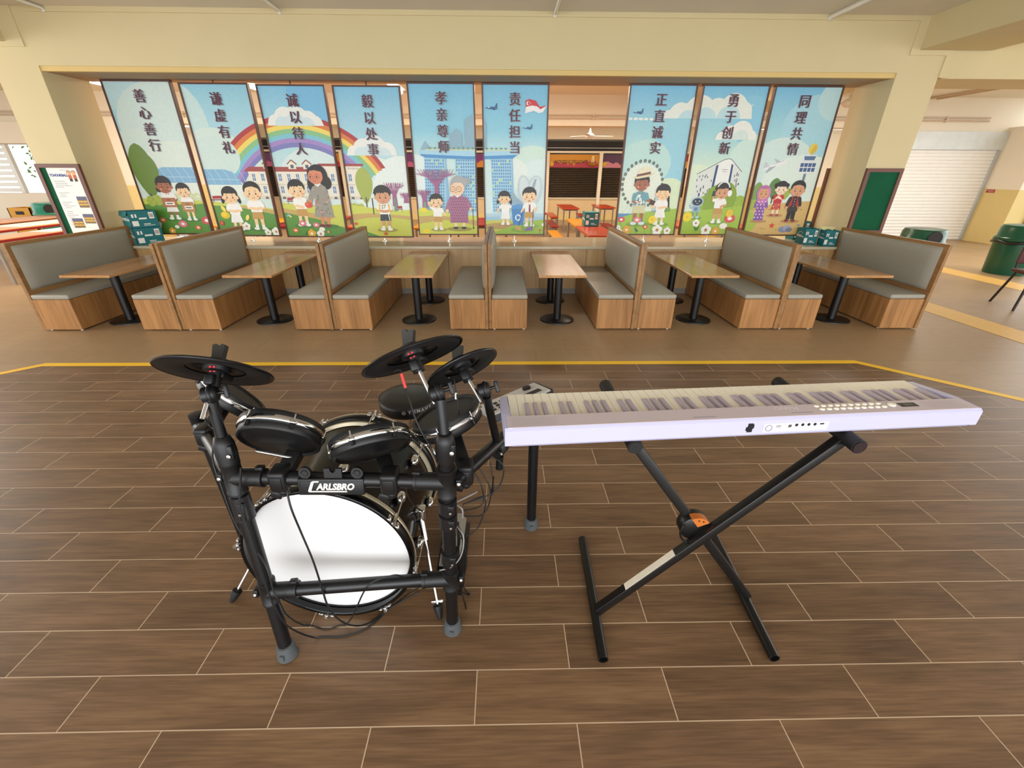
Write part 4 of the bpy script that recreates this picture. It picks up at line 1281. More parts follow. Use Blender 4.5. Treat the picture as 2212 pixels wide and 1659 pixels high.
        A.rect('#5a93bc', 0, 86, 16, 28); A.hill('#a4c248', [(0, 21), (20, 27), (45, 31), (86, 35)])
        A.bush('#6d8f3c', '#86a84c', 64, 72, 31, 5)
        A.poly('#c6d2d2', [(47, 31), (60, 31), (58, 44), (59, 52), (54, 57), (49, 53), (50, 43)]); A.line('#8fa4a8', [(47, 31), (62, 31)], 2)
    if i == 7:
        A.poly('#dfe3dc', [(11, 76), (44, 93), (50, 94.5), (54, 93), (70, 79), (70, 46), (8, 46)])
        A.poly('#f0f1ea', [(37, 46), (36, 90), (44, 93.4), (50, 94.8), (54, 93), (58, 89), (57, 46)])
        A.line('#4a5058', [(11, 76.6), (44, 93.6), (50, 95), (54, 93.4), (70, 79.5)], .7)
        A.poly('#2f4a7c', [(33, 46), (36, 46), (37.5, 88), (34.5, 86.5)]); A.poly('#2f4a7c', [(55, 46), (58, 46), (57, 87.5), (54.4, 89)])
        rg = random.Random(11)
        for q in range(62):
            u = rg.choice([rg.uniform(10, 32), rg.uniform(59, 69)]); v = rg.uniform(48, 88)
            lim = 74 + (u - 11) * .5 if u < 40 else 93 - (u - 52) * .82
            if v < lim - 3: A.poly('#4b545c', [(u, v), (u + 1, v + .4), (u + 1, v + 3), (u, v + 2.6)])
        A.line('#8a8f96', [(43, 82), (51, 82)], .6); A.line('#8a8f96', [(44, 79.6), (50, 79.6)], .5)
        A.bush('#9ab63c', '#bcd062', 24, 40, 30, 22); A.bush('#9ab63c', '#bcd062', 54, 82, 30, 20); A.bush('#88a636', '#b4ca5a', 38, 58, 32, 34)
        A.hill('#a4c248', [(0, 30), (30, 33), (60, 36), (86, 38)])
    if i == 8:
        A.tree('#7fa050', 8, 36, 68, 14); A.tree('#5f8a44', 30, 46, 73, 16, '#4a3c30'); A.tree('#a4b84a', 47, 46, 62, 12)
        A.poly('#c9d0d4', [(63, 44), (68, 44), (68, 80), (65, 80)]); A.rect('#6f7f90', 64, 67, 44, 78)
        A.poly('#e6eaec', [(55, 79), (77, 79), (79, 92), (53, 92)])
        for r in range(2):
            for q in range(4): A.poly('#3f5f8e', [(57 + q * 5.2 - r * .3, 80.5 + r * 5.6), (61 + q * 5.2 - r * .2, 80.5 + r * 5.6), (61.3 + q * 5.2, 85 + r * 5.6), (56.8 + q * 5.2 - r * .3, 85 + r * 5.6)])
        A.rect('#dfe4e6', 58, 75, 92, 94); A.poly('#54749e', [(60, 94), (73, 94), (74.4, 99), (58.6, 99)]); A.rect('#e6eaec', 58, 75, 98.6, 100)
        A.line('#b79a3c', [(67, 99), (67, 103)], .6); A.ell('#e6cc4c', 67.5, 107, 5.4, 6.2, rot=-20); A.ell('#d8b83c', 69, 106, 2.6, 5.6, rot=-20)
        # airliner climbing
        A.poly('#eef0ee', [(8, 84), (14, 82.6), (30, 88), (37, 91.5), (36, 93.5), (30, 93), (14, 87)]); A.poly('#c9cfd2', [(8, 84), (8.6, 92), (12, 91), (16, 86.4)]); A.poly('#aab4ba', [(16, 85.4), (12, 79), (15, 79), (25, 87)]); A.poly('#b9c2c6', [(24, 91), (20, 95), (22, 95.4), (30, 92)])
        for q in range(5): A.ell('#4b5864', 22 + q * 2.6, 89.4 + q * .9, .5, n=6)
        A.hill('#d9b672', [(0, 33), (20, 38), (40, 42), (86, 45)]); A.bush('#a4b84a', '#8fa63c', -2, 10, 34, 12); A.hill('#a9c04c', [(0, 32), (8, 30), (16, 20), (14, 10), (4, 2)], 0)
        A.poly('#d84a34', [(39 + (4.6 if q % 2 == 0 else 1.9) * cos(radians(90 + 36 * q)), 13.4 + (4.6 if q % 2 == 0 else 1.9) * sin(radians(90 + 36 * q))) for q in range(10)])
        A.ell('#8a90a8', 56, 8.4, 7, 4); A.ell('#a3a8bc', 61, 10.2, 5.6, 4); A.ell('#7d839c', 64, 8, 4.6, 3); A.ell('#8a90a8', 76, 14, 2.4, 1.2)
        for u, v in ((24, 10), (28, 9), (46, 8), (74, 34), (20, 32), (30, 34)): A.ell('#a37f48', u, v, 1.5, .6, n=8)
    # long streaming cloud on the right hand panels
    if i in (6, 7):
        o_ = 90 * (i - 6)
        A.cloud('#e9eee2', 139 + i * 0, [(52 - o_, 139, 9), (66 - o_, 141, 15), (90 - o_, 144, 20), (112 - o_, 146, 15), (132 - o_, 148, 18), (146 - o_, 147, 10)], 20 - o_, 160 - o_)
        A.poly('#e9eee2', [(120 - o_, 140), (158 - o_, 155), (150 - o_, 148), (140 - o_, 141)])
        A.cloud('#bfe0e4', 139, [(76 - o_, 136, 12), (98 - o_, 136, 15), (128 - o_, 138, 15)], 62 - o_, 146 - o_)
        for q in range(6): A.ell('#eef2e8', 5 + q * 6.5 - o_, 138.4 - q * .1, 3.2 - .3 * abs(q - 2), 1.4)
    if i == 7: A.cloud('#eceee4', 116, [(34, 117, 8), (44, 120, 12), (58, 122, 15), (70, 118, 9)], 25, 79); A.cloud('#d6e6de', 116, [(44, 114, 10), (58, 116, 11)], 33, 70)
    # lettering first on the sky, figures after
    for q, ch in enumerate(WORDS[i]):
        zc = 158.7 - 17.3 * q
        A.text('#93a3a8', ch, 14.6, 41.3, zc - 1.9, .34)
    if i == 5:
        A.plane(12, 149); A.line('#b7c9d2', [(20, 150), (54, 152)], .4); A.line('#b7c9d2', [(20, 148), (54, 146)], .4); A.plane(57, 128, .8)
        A.poly('#d0343c', [(53.5, 157), (58, 158.6), (66, 157), (71, 150.6), (80, 152), (72, 148), (68, 151), (62, 152), (54, 150.4)]); A.poly('#f4f2ee', [(54, 150.4), (62, 152), (68, 151), (72, 148), (80, 152), (75, 145), (70, 144), (64, 146.4), (53, 143.6)]); A.ell('#ffffff', 57, 154.2, 2.2); A.ell('#d0343c', 57.9, 154.2, 1.9)
        for q in range(5): A.ell('#ffffff', 59.2 + 1.1 * cos(q * 1.257), 154.2 + 1.1 * sin(q * 1.257), .34, n=6)
    if i == 6: A.plane(14, 145, .85)
    # figures
    if i == 0:
        A.kid(37, 19, 72.3, DARK, 'bun', bottom='skirt', bcol='#f0eee6', dx=-2, arms='clasp', look=1); A.kid(59.5, 18, 64.2, SKIN, 'boy', dx=-2, mouth='open', ground='#4f8038')
        for u, v, W_, t in ((36, 41, 9.5, '#b5704f'), (59, 36, 8.5, '#b98656')): A.poly(t, [(u - W_, v - 6.5), (u + W_, v - 6.5), (u + W_ * .93, v + 5), (u - W_ * .93, v + 5)]); A.poly('#f0ead8', [(u - W_ * .6, v - 4), (u + W_ * .66, v - 4), (u + W_ * .66, v), (u - W_ * .6, v)]); A.line('#7a4a34', [(u - 2.4, v + 2.4), (u + 2.4, v + 2.4)], 1); A.line('#55504a', [(u - 4, v - 2), (u + 4, v - 2)], 1.2)
        for u, v, r, c in ((11, 13, 5.5, 'w'), (20, 18.6, 4.4, 'o'), (45, 13.6, 6, 'p'), (36, 10, 3, 'y'), (64, 9, 4, 'o'), (78, 18, 7, 'r'), (28, 4.6, 4.4, 'f')):
            if c == 'w': A.flower(u, v, r, '#f6f4ec', '#b98a5a')
            elif c == 'f': A.flower(u, v, r, '#e8a83c', '#f6f0d8')
            else: A.disc(u, v, r, {'o': '#e07848', 'p': '#e0808a', 'y': '#f0f0e4', 'r': '#d85a64'}[c], '#f8f0e0')
    if i == 1:
        A.kid(28, 7.6, 62.5, SKIN, 'pigtail', bottom='skirt', bcol='#f4f2ec', look=-.4, eyes='open', dx=-1.5); A.kid(57.5, 8.4, 68.5, SKIN, 'part', look=.2, mouth='smile', dx=-.5)
        for u, v, r, c in ((39, 13, 5, 'w'), (66, 5, 4.4, 'w'), (77, 6, 5.6, 'w'), (7, 17, 3, 'r')):
            A.flower(u, v, r, '#f6f4ec' if c == 'w' else '#c84a44', '#c9a26a')
        A.ell('#f4dc6a', 14, 35, 2.4, 4, rot=30); A.ell('#f4dc6a', 43, 24, 2.2, 4, rot=-30)
    if i == 2:
        A.kid(26.3, 14.2, 72.2, SKIN, 'boy', arms='give', look=1, dx=-2)
        # teacher in a long printed dress
        x, z, k = 55, 13.5, 75 / 60.
        A.ell('#4f8038', 56, 14, 17, 3)
        for d in (-3.4, 4.4): A.rect('#d98a68', x + d - 2, x + d + 2, 15, 28); A.ell('#7c2a34', x + d - 1, 15, 4, 1.8)
        A.ell('#2b2724', 55, 76, 13, 13.5); A.ell('#2b2724', 65, 68, 6.6, 8); A.ell('#2b2724', 45, 66, 5, 8)
        A.poly('#9b978a', [(42, 26), (68, 26), (66, 48), (63, 63), (57, 67), (50, 67), (46, 60), (46, 44)])
        A.cap('#9b978a', [(48, 61), (42, 52), (40, 46)], 6); A.cap('#d98a68', [(40, 46), (35, 42)], 3.6)
        rg = random.Random(4)
        for q in range(40): A.ell(rg.choice(['#c9796e', '#6d7a58', '#d8a8a0', '#7c7a70']), rg.uniform(45, 65), rg.uniform(27, 62), 1.1, .8, rot=rg.uniform(0, 90), n=8)
        A.poly('#f2efe8', [(48, 67), (53, 63), (58, 67), (53, 68)])
        A.ell('#d98a68', 52, 76, 9.6, 10); A.poly('#2b2724', [(41.6, 76), (43, 84), (52, 89), (61, 86), (63, 76), (60, 81), (52, 82.6), (46, 82)])
        A.face(51, 75.5, .95, '#d98a68', look=-1)
        for d in (-5, 3.4): A.ell('#a86a4a', 51 + d, 74.6, 3.3, 3.2); A.ell('#d98a68', 51 + d, 74.6, 2.8, 2.7); A.ell('#3a2418', 51 + d - .4, 74.8, .95, 1.2, n=10)
        A.ell('#d8503c', 37, 41, 5, 3.6); A.ell('#e06a48', 35, 42.4, 3, 2.4); A.line('#5a8a3c', [(37, 44), (35, 47)], 1)
        for u, v, r, c in ((13, 9, 4, 'o'), (24, 18, 5, 'p'), (42, 16, 4.4, 'p'), (34, 4.8, 5.6, 'f'), (46, 4.4, 5, 'w'), (49, 10.4, 4, 'y'), (8, 27, 2.4, 'b'), (57, 7, 2, 'o')):
            if c == 'w': A.flower(u, v, r, '#f6f4ec', '#b98a5a')
            elif c == 'f': A.flower(u, v, r, '#e8b03c', '#f6f0d8')
            elif c == 'b': A.ell('#8fb4d8', u - 1, v + 1, 2.2, 1.3, rot=40); A.ell('#e8d87a', u + 1.6, v, 2, 1.2, rot=-40)
            else: A.disc(u, v, r, {'o': '#e07848', 'p': '#e0808a', 'y': '#f0f0e4'}[c], '#f8f0e0')
        A.poly('#2f6a3c', [(24, 3), (30, 10), (28, 4)])
    if i == 3:
        A.kid(46, 9.2, 64.6, TAN, 'curly', shirt='#f4f2ea', bcol='#3a3f4a', ground='#a79a48', arms='clasp', dx=-1, look=.4)
        A.line('#f0eee6', [(51.6, 22), (50.6, 30)], 1); A.text('#33343a', '27', 6, 45, 39); A.cap('#e8c24a', [(40, 42), (39, 34)], 2); A.cap('#e8c24a', [(52, 42), (53, 34)], 2)
        for u, v in ((5, 18), (44, 5)): A.disc(u, v, 2.6, '#d8683c', '#c85030')
    if i == 4:
        A.ell('#a79a48', 56, 8, 17, 3)
        A.kid(27.5, 6.6, 52.5, SKIN, 'boy', arms='wave', mouth='open', ground='#a79a48', dx=-1.6)
        # grandmother with bun, glasses and cane
        for d in (-5, 6): A.rect('#f3d8b4', 56 + d - 1.6, 56 + d + 1.6, 9, 17); A.ell('#34363c', 56 + d, 9.4, 3.4, 1.6)
        A.ell('#a4a6a6', 69, 68, 4.6, 3.8)
        A.poly('#a8708c', [(44, 16), (68, 16), (68, 36), (65, 47), (60, 51), (51, 51), (47, 47), (44, 36)]); A.cap('#a8708c', [(47, 46), (43, 38), (41, 33)], 6); A.cap('#a8708c', [(65, 46), (69, 40), (71, 35)], 6); A.ell(SKIN, 40.6, 31, 2.2); A.ell(SKIN, 72.4, 33, 2.2)
        for r in range(9):
            for q in range(7): A.ell('#7c3a5c', 46.4 + q * 3.2 + (r % 2) * 1.6, 18 + r * 3.5, .62, .8, n=8)
        A.poly('#f4f0ea', [(50, 51), (55, 47.6), (61, 51), (55, 52)])
        A.ell('#a9abab', 57.5, 65, 10.6, 8.8); A.ell('#f3d0ac', 55, 58.4, 9.6, 8.6); A.poly('#a9abab', [(46, 61), (47, 68), (55, 72), (64, 70), (67, 62), (62, 65.5), (52, 65.5)])
        A.face(54, 58.6, .85, SKIN, look=-1, eyes='shut')
        for d in (-4, 4): A.ell('#8a5a2c', 53.4 + d, 57.8, 3.5, 3.4); A.ell('#f3d0ac', 53.4 + d, 57.8, 2.9, 2.8); A.line('#5a3a2c', [(52 + d, 57.4), (53.4 + d, 58.4), (54.8 + d, 57.4)], .45)
        A.line('#4a3a30', [(75, 31.6), (75, 9.4)], .8); A.line('#4a3a30', [(72.6, 32.4), (75.4, 32)], .9); A.ell('#2c2824', 75, 9.4, 1, 1.2)
    if i == 5:
        A.kid(28.6, 13.6, 56.5, SKIN, 'pigtail', bottom='skirt', bcol='#f4f4ee', arms='out', ground='#b08a58', dx=-2)
        A.poly('#4a88c2', [(37, 34), (54.6, 34), (52.6, 13.4), (39, 13.4)]); A.poly('#5a9ad2', [(35.6, 34), (55.8, 34), (54, 38), (46, 40), (38, 38)]); A.ell('#e8f2f6', 45.6, 23, 4, 4.2); A.ell('#4a88c2', 45.6, 23, 2.4, 2.6)
        for q in range(3): A.poly('#4a88c2', [(45.6 + 4.6 * cos(q * 2.094), 23 + 4.6 * sin(q * 2.094)), (45.6 + 2 * cos(q * 2.094 + .5), 23 + 2 * sin(q * 2.094 + .5)), (45.6 + 2 * cos(q * 2.094 - .3), 23 + 2 * sin(q * 2.094 - .3))])
        A.ell('#88ac44', 52, 7.4, 16, 3.4)
        A.kid(61, 11.6, 61.2, SKIN, 'boy', arms='broom', mouth='open', ground='#88ac44', dx=-.6)
        A.poly('#8a2c3c', [(60.2, 39.4), (62, 39.4), (62.4, 31), (61.2, 29.4), (60, 31)])
        A.line('#4a4a86', [(52, 31), (46, 11)], 1); A.poly('#c9a86a', [(41, 8), (51, 6), (49, 11), (45, 13)]); A.line('#6a5a8a', [(66, 33), (65, 9)], 1); A.poly('#8a6aa8', [(54, 6), (66, 7), (64, 12), (58, 10)])
        A.ell('#d8503c', 76, 7, 1.8, 1.2); A.line('#5a8a3c', [(76, 2), (76, 6)], .5); A.ell('#f4f0e4', 80, 14, 2)
    if i == 6:
        A.kid(29.3, 13.6, 80, DARK, 'boy', shirt='#6fa4ae', bcol='#d6cfa2', arms='give', look=1.2, ground='#7fa43c', dx=0, headk=.8, sock='#5f7f9a', shoe='#dfe8ec')
        rg = random.Random(8)
        for q in range(12): A.ell('#e6efe4', rg.uniform(24, 35), rg.uniform(40, 51), .9, 2.4, rot=rg.uniform(-70, 70), n=10)
        A.poly('#e6d9b0', [(16, 73), (45, 78), (42, 76), (38, 73.4), (22, 70.6)]); A.poly('#efe4c2', [(21, 72), (39, 75.4), (38, 84), (30, 84.6), (23, 80)]); A.poly('#7a4f42', [(21, 73), (39.2, 76.4), (39, 79.4), (21.6, 76)])
        A.poly('#4f3228', [(42, 40), (49, 38), (51, 43.4), (44, 46)])
        A.kid(58.8, 13.6, 65, SKIN, 'braid', bottom='skirt', bcol='#f4f2ea', arms='giveleft', eyes='shut', look=-.6, ground='#7fa43c', dx=.6)
        for u, v, r, c in ((7, 20.4, 4.8, 'r'), (28.6, 20, 5.4, 'p'), (49, 20.4, 5, 's'), (15.6, 7, 5.2, 'f'), (41, 11, 3.6, 'o'), (58, 7, 6.8, 'w'), (72, 6, 4.8, 'w'), (4, 10, 3, 'w'), (6, 4.6, 4, 'w')):
            A.line('#6f9a3c', [(u, 3), (u, v - 2)], .4)
            if c == 'w': A.flower(u, v, r, '#f6f4ec', '#b98a5a')
            elif c == 'f': A.flower(u, v, r, '#e8a83c', '#f6f0d8', 7)
            elif c == 's': A.flower(u, v, r, '#f2d62c', '#e8c01c', 8)
            else: A.disc(u, v, r, {'r': '#d8545c', 'p': '#e48a86', 'o': '#e0663c'}[c], '#f8f0e0')
        A.poly('#2f6a4c', [(26, 11), (32, 6), (31, 4), (28, 6)])
    if i == 7:
        # robot
        A.ell('#7fa43c', 18, 22.6, 10, 2)
        for d in (-3, 3): A.line('#7a93a8', [(17.6 + d, 24), (17.6 + d * .8, 31)], 2); A.ell('#b9cfdc', 17.6 + d * 1.2, 23.6, 2.6, 1.4)
        A.poly('#8fb0c6', [(14, 30), (21.4, 30), (22.4, 38), (13, 38)]); A.ell('#5f7f9a', 17.6, 34, 2.2); A.cap('#9ab9cc', [(14, 36), (10.6, 35), (8.6, 39)], 1.8); A.cap('#9ab9cc', [(21.6, 36), (24, 31)], 1.8)
        A.line('#5f7a8e', [(18, 47), (18, 51)], .7); A.ell('#5f7a8e', 18, 51, 1); A.ell('#a9c6d8', 18, 43, 8.4, 6); A.ell('#2c3440', 18, 43, 6.8, 4.6)
        for d in (-2.6, 2.6): A.ell('#dff2f6', 18 + d, 43.8, .8, n=8)
        A.line('#dff2f6', [(16.6, 41.4), (18, 40.8), (19.4, 41.4)], .5)
        A.kid(48, 16, 66.7, TAN, 'curly', arms='up', mouth='open', ground='#7fa43c', dx=2, look=-.5)
        A.line('#e6e8ea', [(42 + 8.8 * cos(radians(a)) + 8, 57 + 10.6 * sin(radians(a))) for a in range(20, 170, 15)], 1.8); A.ell('#f2f4f4', 59.6, 53.6, 3, 4)
        A.poly('#33404c', [(36, 50), (40, 50), (40.4, 56), (37, 57)])
        for u, v, r, c in ((7.6, 24, 6, 's'), (66.6, 22, 7.4, 'r'), (64.6, 28.6, 4.8, 's2'), (21, 16, 4.8, 'w'), (36.4, 7, 7, 'w'), (50, 5.6, 5, 'f'), (59.6, 12.4, 5.4, 'w2')):
            if c == 'w': A.flower(u, v, r, '#f6f4ec', '#b98a5a')
            elif c in ('s', 's2'): A.flower(u, v, r, '#f0d62c' if c == 's' else '#e8c23c', '#e8c01c', 8)
            elif c == 'f': A.flower(u, v, r, '#e8a83c', '#f6f0d8', 7)
            else: A.disc(u, v, r, {'r': '#d8545c', 'w2': '#f4f2e8'}[c], '#f8f0e0')
        A.poly('#3f7a4c', [(23, 9), (27, 14), (24, 5)]); A.poly('#3f7a4c', [(23, 9), (18, 13), (22, 5)])
    if i == 8:
        A.kid(17, 18.6, 65.3, TAN, 'hijab', shirt='#8a5aa4', bottom='robe', bcol='#8a5aa4', arms='down', haircol='#c97ab4', ground='#b98f5a', look=-.2)
        rg = random.Random(2)
        for r in range(6):
            for q in range(3): A.ell('#e6d2ec', 11.5 + q * 4.6 + (r % 2) * 1.4, 24 + r * 4, 1.1, .9, n=8)
        A.kid(38, 26, 69.6, '#f6dcc0', 'buns', shirt='#c8262c', bottom='skirt', bcol='#c8262c', arms='chest', ground='#b98f5a', haircol='#241e1c', dx=1.5, shoe='#a8443c', sock='#f6dcc0')
        for u, v in ((34, 38), (41, 40), (36, 34), (42, 35)): A.ell('#e8b84a', u, v, 1, n=8)
        A.kid(61, 18.6, 70.4, TAN, 'part', shirt='#b02c34', bottom='trousers', bcol='#26221f', arms='down', ground='#b98f5a', haircol='#241e1c', shoe='#7c2c28', sock='#e6cdb0', dx=.6)
        A.poly('#2c2426', [(58.6, 51), (63.4, 51), (64, 34), (58, 34)]); A.poly('#3a302c', [(54.6, 37), (67.4, 37), (68, 32), (54, 32)])
        for q in range(4): A.line('#d8b8a0', [(60, 48 - q * 3), (62, 46.6 - q * 3)], .5)
    for q, ch in enumerate(WORDS[i]):
        A.text(MAR, ch, 14.6, 40.5, 158.7 - 17.3 * q - 1.2, .34)

for i, (x0, z0, w, h) in enumerate(PNL):
    t = thing('mural_panel', ABOUT[i], 'mural panel', (x0, 6.275, z0), 0, 'pivoting painted mural panels above the ledge')
    b = MB(); f = .017
    ring(b, 0, w, 0, h, -.027, .027, f)
    b.build('frame', M_pframe, t)
    b = MB(); b.box(f, w - f, -.012, .026, f, h - f); b.build('backing_board', M_white, t)
    o = arts[i].build('picture', t); o.location.y = -.014
    b = MB(); b.cyl((w / 2, 0, h), (w / 2, 0, 2.466 - z0 if z0 < .71 else h + .004), .007, n=10); b.build('top_pivot', mat('dark_metal', '#3a302c', .4, metal=.5), t)
    b = MB(); b.cyl((w / 2, 0, 0), (w / 2, 0, .6302 - z0), .007, n=10)
    b.lathe([(.030, 0), (.030, .005), (.014, .012), (.012, .03)], Matrix.Translation((w / 2, 0, .6302 - z0)), 20); b.build('bottom_pivot', M_chrome, t)

# ------------------------------------------------------------------ digital piano on its X stand
M_pbody = mat('lilac_white_plastic', '#c3c0dc', 0.38, var=0.015, scale=5)
M_ptop = mat('lilac_panel', '#d2c4c6', 0.42, var=0.015, scale=5)
M_key = mat('ivory_key', '#fdf6e0', 0.2, var=0.01)
M_bkey = mat('lilac_black_key', '#b3a6b0', 0.3, var=0.02)
M_pmark = mat('port_black', '#15151a', 0.4, var=0.02)
M_pline = mat('pale_lilac_print', '#f4f1f6', 0.5, var=0.0)
M_pgroove = mat('panel_groove', '#a39aa6', 0.5, var=0.0)
PA = radians(3.912)
pn = thing('digital_piano', 'long lilac white digital piano seen from behind, on the X stand', 'piano', (0.0012, 1.0034, 0.805), PA)
Lp, Dp, Hp = 1.445, 0.240, 0.060
# body: raised control strip at the back, sunk key bed in front
b = MB()
prof = [(0.006, 0.0), (0.0, 0.008), (0.0, Hp - .006), (0.006, Hp), (0.070, Hp), (0.074, Hp - .004), (0.074, .026), (Dp - .004, .026), (Dp, .022), (Dp, .003), (Dp - .004, 0)]
b.prism(prof, frame_mat((.022, 0, 0), (1, 0, 0), (0, 1, 0)), 0, Lp - .044, 0)
b.build('body', M_pbody, pn)
for x in (0.0, Lp - .022):
    b = MB(); b.prism([(0.008, 0), (0, .006), (0, Hp - .008), (.008, Hp), (.085, Hp), (Dp - .012, .042), (Dp, .030), (Dp, .004), (Dp - .006, 0)], frame_mat((x, 0, 0), (1, 0, 0), (0, 1, 0)), 0, .022, 0); b.build('end_cheek', M_pbody, pn)
b = MB(); b.rbox(.010, Lp - .010, .007, .071, Hp - .002, Hp + .0012, .001, 1, smooth=False); b.build('control_strip', M_ptop, pn)
kw = (Lp - .048) / 52
whites = []
# seen from behind the top note is at the left
for k in range(52):
    b = MB(); x0 = .024 + k * kw
    b.rbox(x0 + .0004, x0 + kw - .0004, .0765, Dp - .004, .027, .0445, .0010, 1, smooth=False); b.build('white_key', M_key, pn)
names_ = 'CBAGFED'
for k in range(51):
    n = names_[k % 7]          # note of the k-th white key counted down from the top C
    if n in 'BAGED':            # a black key sits below (to the right of) B, A, G, E and D
        x = .024 + (k + 1) * kw
        b = MB()
        w = kw * .28
        M = frame_mat((x, .0765, .040), (0, 1, 0), (1, 0, 0))
        vs = []
        for yy, hh, ww in ((0, .0115, w), (.076, .0115, w), (.088, .0075, w * .9), (.094, 0, w)):
            vs += [(x - ww, .0765 + yy, .0442), (x - ww * .72, .0765 + yy, .0442 + hh), (x + ww * .72, .0765 + yy, .0442 + hh), (x + ww, .0765 + yy, .0442)]
        fs = [(0, 1, 2, 3)]
        for r in range(3):
            for q in range(3): fs.append((r * 4 + q, r * 4 + q + 4, r * 4 + q + 5, r * 4 + q + 1))
        b.add(vs, [f[::-1] for f in fs]); b.build('black_key', M_bkey, pn)
# buttons, display, print on the strip (it faces the player on the far side)
TZ = Hp + .0012
for r, (x0, y) in enumerate(((.950, .056), (.950, .037))):
    for k in range(10):
        b = MB(); b.lathe([(.0078, 0), (.0078, .0022), (.006, .0032), (.001, .0034)], Matrix.Translation((x0 + k * .0222 + (.004 if r else 0), y, TZ)) @ Matrix.Diagonal((1, .8, 1, 1)), 16); b.build('button', M_key, pn)
b = MB(); b.lathe([(.011, 0), (.011, .003), (.009, .004), (.001, .0043)], Matrix.Translation((1.186, .046, TZ)), 20); b.build('knob', M_key, pn)
b = MB(); b.box(1.209, 1.265, .032, .054, TZ, TZ + .001); b.build('display', M_pmark, pn)
b = MB(); b.box(1.222, 1.252, .037, .050, TZ + .001, TZ + .0014); b.build('screen', mat('lcd_grey', '#4a4a44', .3, var=0), [o for o in bpy.data.objects if o.name.startswith('display')][-1])
b = MB(); text_mb(b, 'PIANO', .024, frame_mat((.849, .052, TZ + .0004), (0, 0, 1), (-1, 0, 0)), sx=1.05)
b.build('lettering', M_pline, pn)
b = MB(); b.box(.546, .615, .018, .0225, TZ, TZ + .0004); b.box(.848, .915, .021, .0255, TZ, TZ + .0004); b.build('music_rest_slot', M_pgroove, pn)
def grille(x0, x1):
    g = MB()
    ny, nx = 9, int((x1 - x0) / .0062)
    for r in range(ny):
        for c in range(nx):
            x, y = x0 + c * .0062 + (r % 2) * .0031, .016 + r * .0052
            g.add([(x - .0013, y, TZ + .0003), (x, y - .0013, TZ + .0003), (x + .0013, y, TZ + .0003), (x, y + .0013, TZ + .0003)], [(0, 1, 2, 3)])
    g.build('speaker_grille', M_pgroove, pn)
grille(.022, .155); grille(1.29, 1.415)
# sockets on the rear face
b = MB(); b.box(.752, .955, -.0012, 0, .0145, .0435); b.build('socket_plate', mat('socket_plate_lilac', '#d3cfdd', .4, var=0), pn)
FR = lambda x, z: frame_mat((x, -.0012, z), (0, -1, 0), (1, 0, 0))
b = MB(); b.tube([(.770 + .0098 * cos(a * pi / 10), -.0016, .028 + .0098 * sin(a * pi / 10)) for a in range(20)], .0007, 5, closed=True); b.build('power_button', mat('button_rim', '#6f6a78', .4, var=0), pn)
b = MB(); b.box(.789, .808, -.002, -.001, .0285, .0385); b.box(.791, .806, -.0024, -.002, .0305, .0325, 1); b.box(.791, .806, -.0024, -.002, .0345, .0365, 1); b.build('usb_socket', [M_pline, mat('socket_brown', '#5a4a44', .5, var=0)], pn)
b = MB(); b.box(.826, .841, -.002, -.001, .0265, .0395); b.box(.8285, .8385, -.0024, -.002, .0285, .0375, 1); b.build('usb_socket', [M_pline, mat('socket_brown', '#5a4a44', .5, var=0)], pn)
for k in range(4):
    b = MB(); b.lathe([(.0046, 0), (.0046, .0008), (.001, .0009)], FR(.854 + k * .019, .035), 14); b.build('jack_socket', M_pmark, pn)
b = MB(); b.box(.927, .939, -.002, -.001, .0335, .0375); b.build('usb_socket', M_pmark, pn)
b = MB(); b.box(.705, .720, -.0016, 0, .017, .046); b.box(.7005, .706, -.0016, 0, .022, .034); b.box(.720, .7235, -.0016, 0, .029, .042); b.build('power_socket', M_pmark, pn)

M_stand = mat('worn_black_paint', '#121110', 0.36, var=0.35, scale=60)
M_sleeve = mat('rubber_sleeve', '#161514', 0.6, var=0.1, scale=40)
sd = thing('keyboard_stand', 'black folding X stand holding up the piano', 'stand', (0.64, 1.15, 0))
so = (0.64, 1.15, 0)
def sbar(name, p, q, w, m=M_stand):
    p, q = Vector(p), Vector(q)
    b = MB(); b.rbox(-w / 2, w / 2, -w / 2, w / 2, 0, (q - p).length, .003, 2, 0, frame_mat(p, q - p, (0, 1, 0))); return b.build(name, m, sd, so)
sbar('leg', (.343, 1.065, .03), (1.035, 1.088, .775), .031)
sbar('leg', (.385, 1.135, .765), (.937, 1.12, .03), .031)
def hollow(name, p, q, r, m):
    b = MB(); b.cyl(p, q, r, n=24, cap=False); b.cyl(q, p, r * .82, n=24, cap=False)
    for a, s in ((p, -1), (q, 1)):
        d = (Vector(q) - Vector(p)).normalized() * s
        b.lathe([(r, 0), (r * .82, 0)], frame_mat(a, d), 24, cap=False); b.lathe([(r * .82, -.02), (.001, -.02)], frame_mat(a, d), 24, 1, cap=False)
    return b.build(name, [m, M_dark], sd, so)
hollow('foot_bar', (.331, .889, .019), (.349, 1.425, .019), .0175, M_stand)
hollow('foot_bar', (.915, .884, .019), (.950, 1.425, .019), .0175, M_stand)
for x0, x1, y0, y1 in ((.380, .379, 1.036, 1.443), (1.036, 1.044, 1.028, 1.462)):
    b = MB(); b.cyl((x0, y0, .7825), (x1, y1, .7825), .0225, n=24); a = b.build('support_arm', M_sleeve, sd, so)
    b = MB()
    for p, q in (((x0, y0, .7825), (x0, y0 - .003, .7825)), ((x1, y1, .7825), (x1, y1 + .003, .7825))): b.cyl(p, q, .019, n=20)
    b.build('end_plug', mat('dark_red_plug', '#220d0f', .45, var=.05) if x0 > .9 else M_sleeve, a, so)
jm = frame_mat((.650, 1.105, .408), (0, -1, 0), (1, 0, 0))
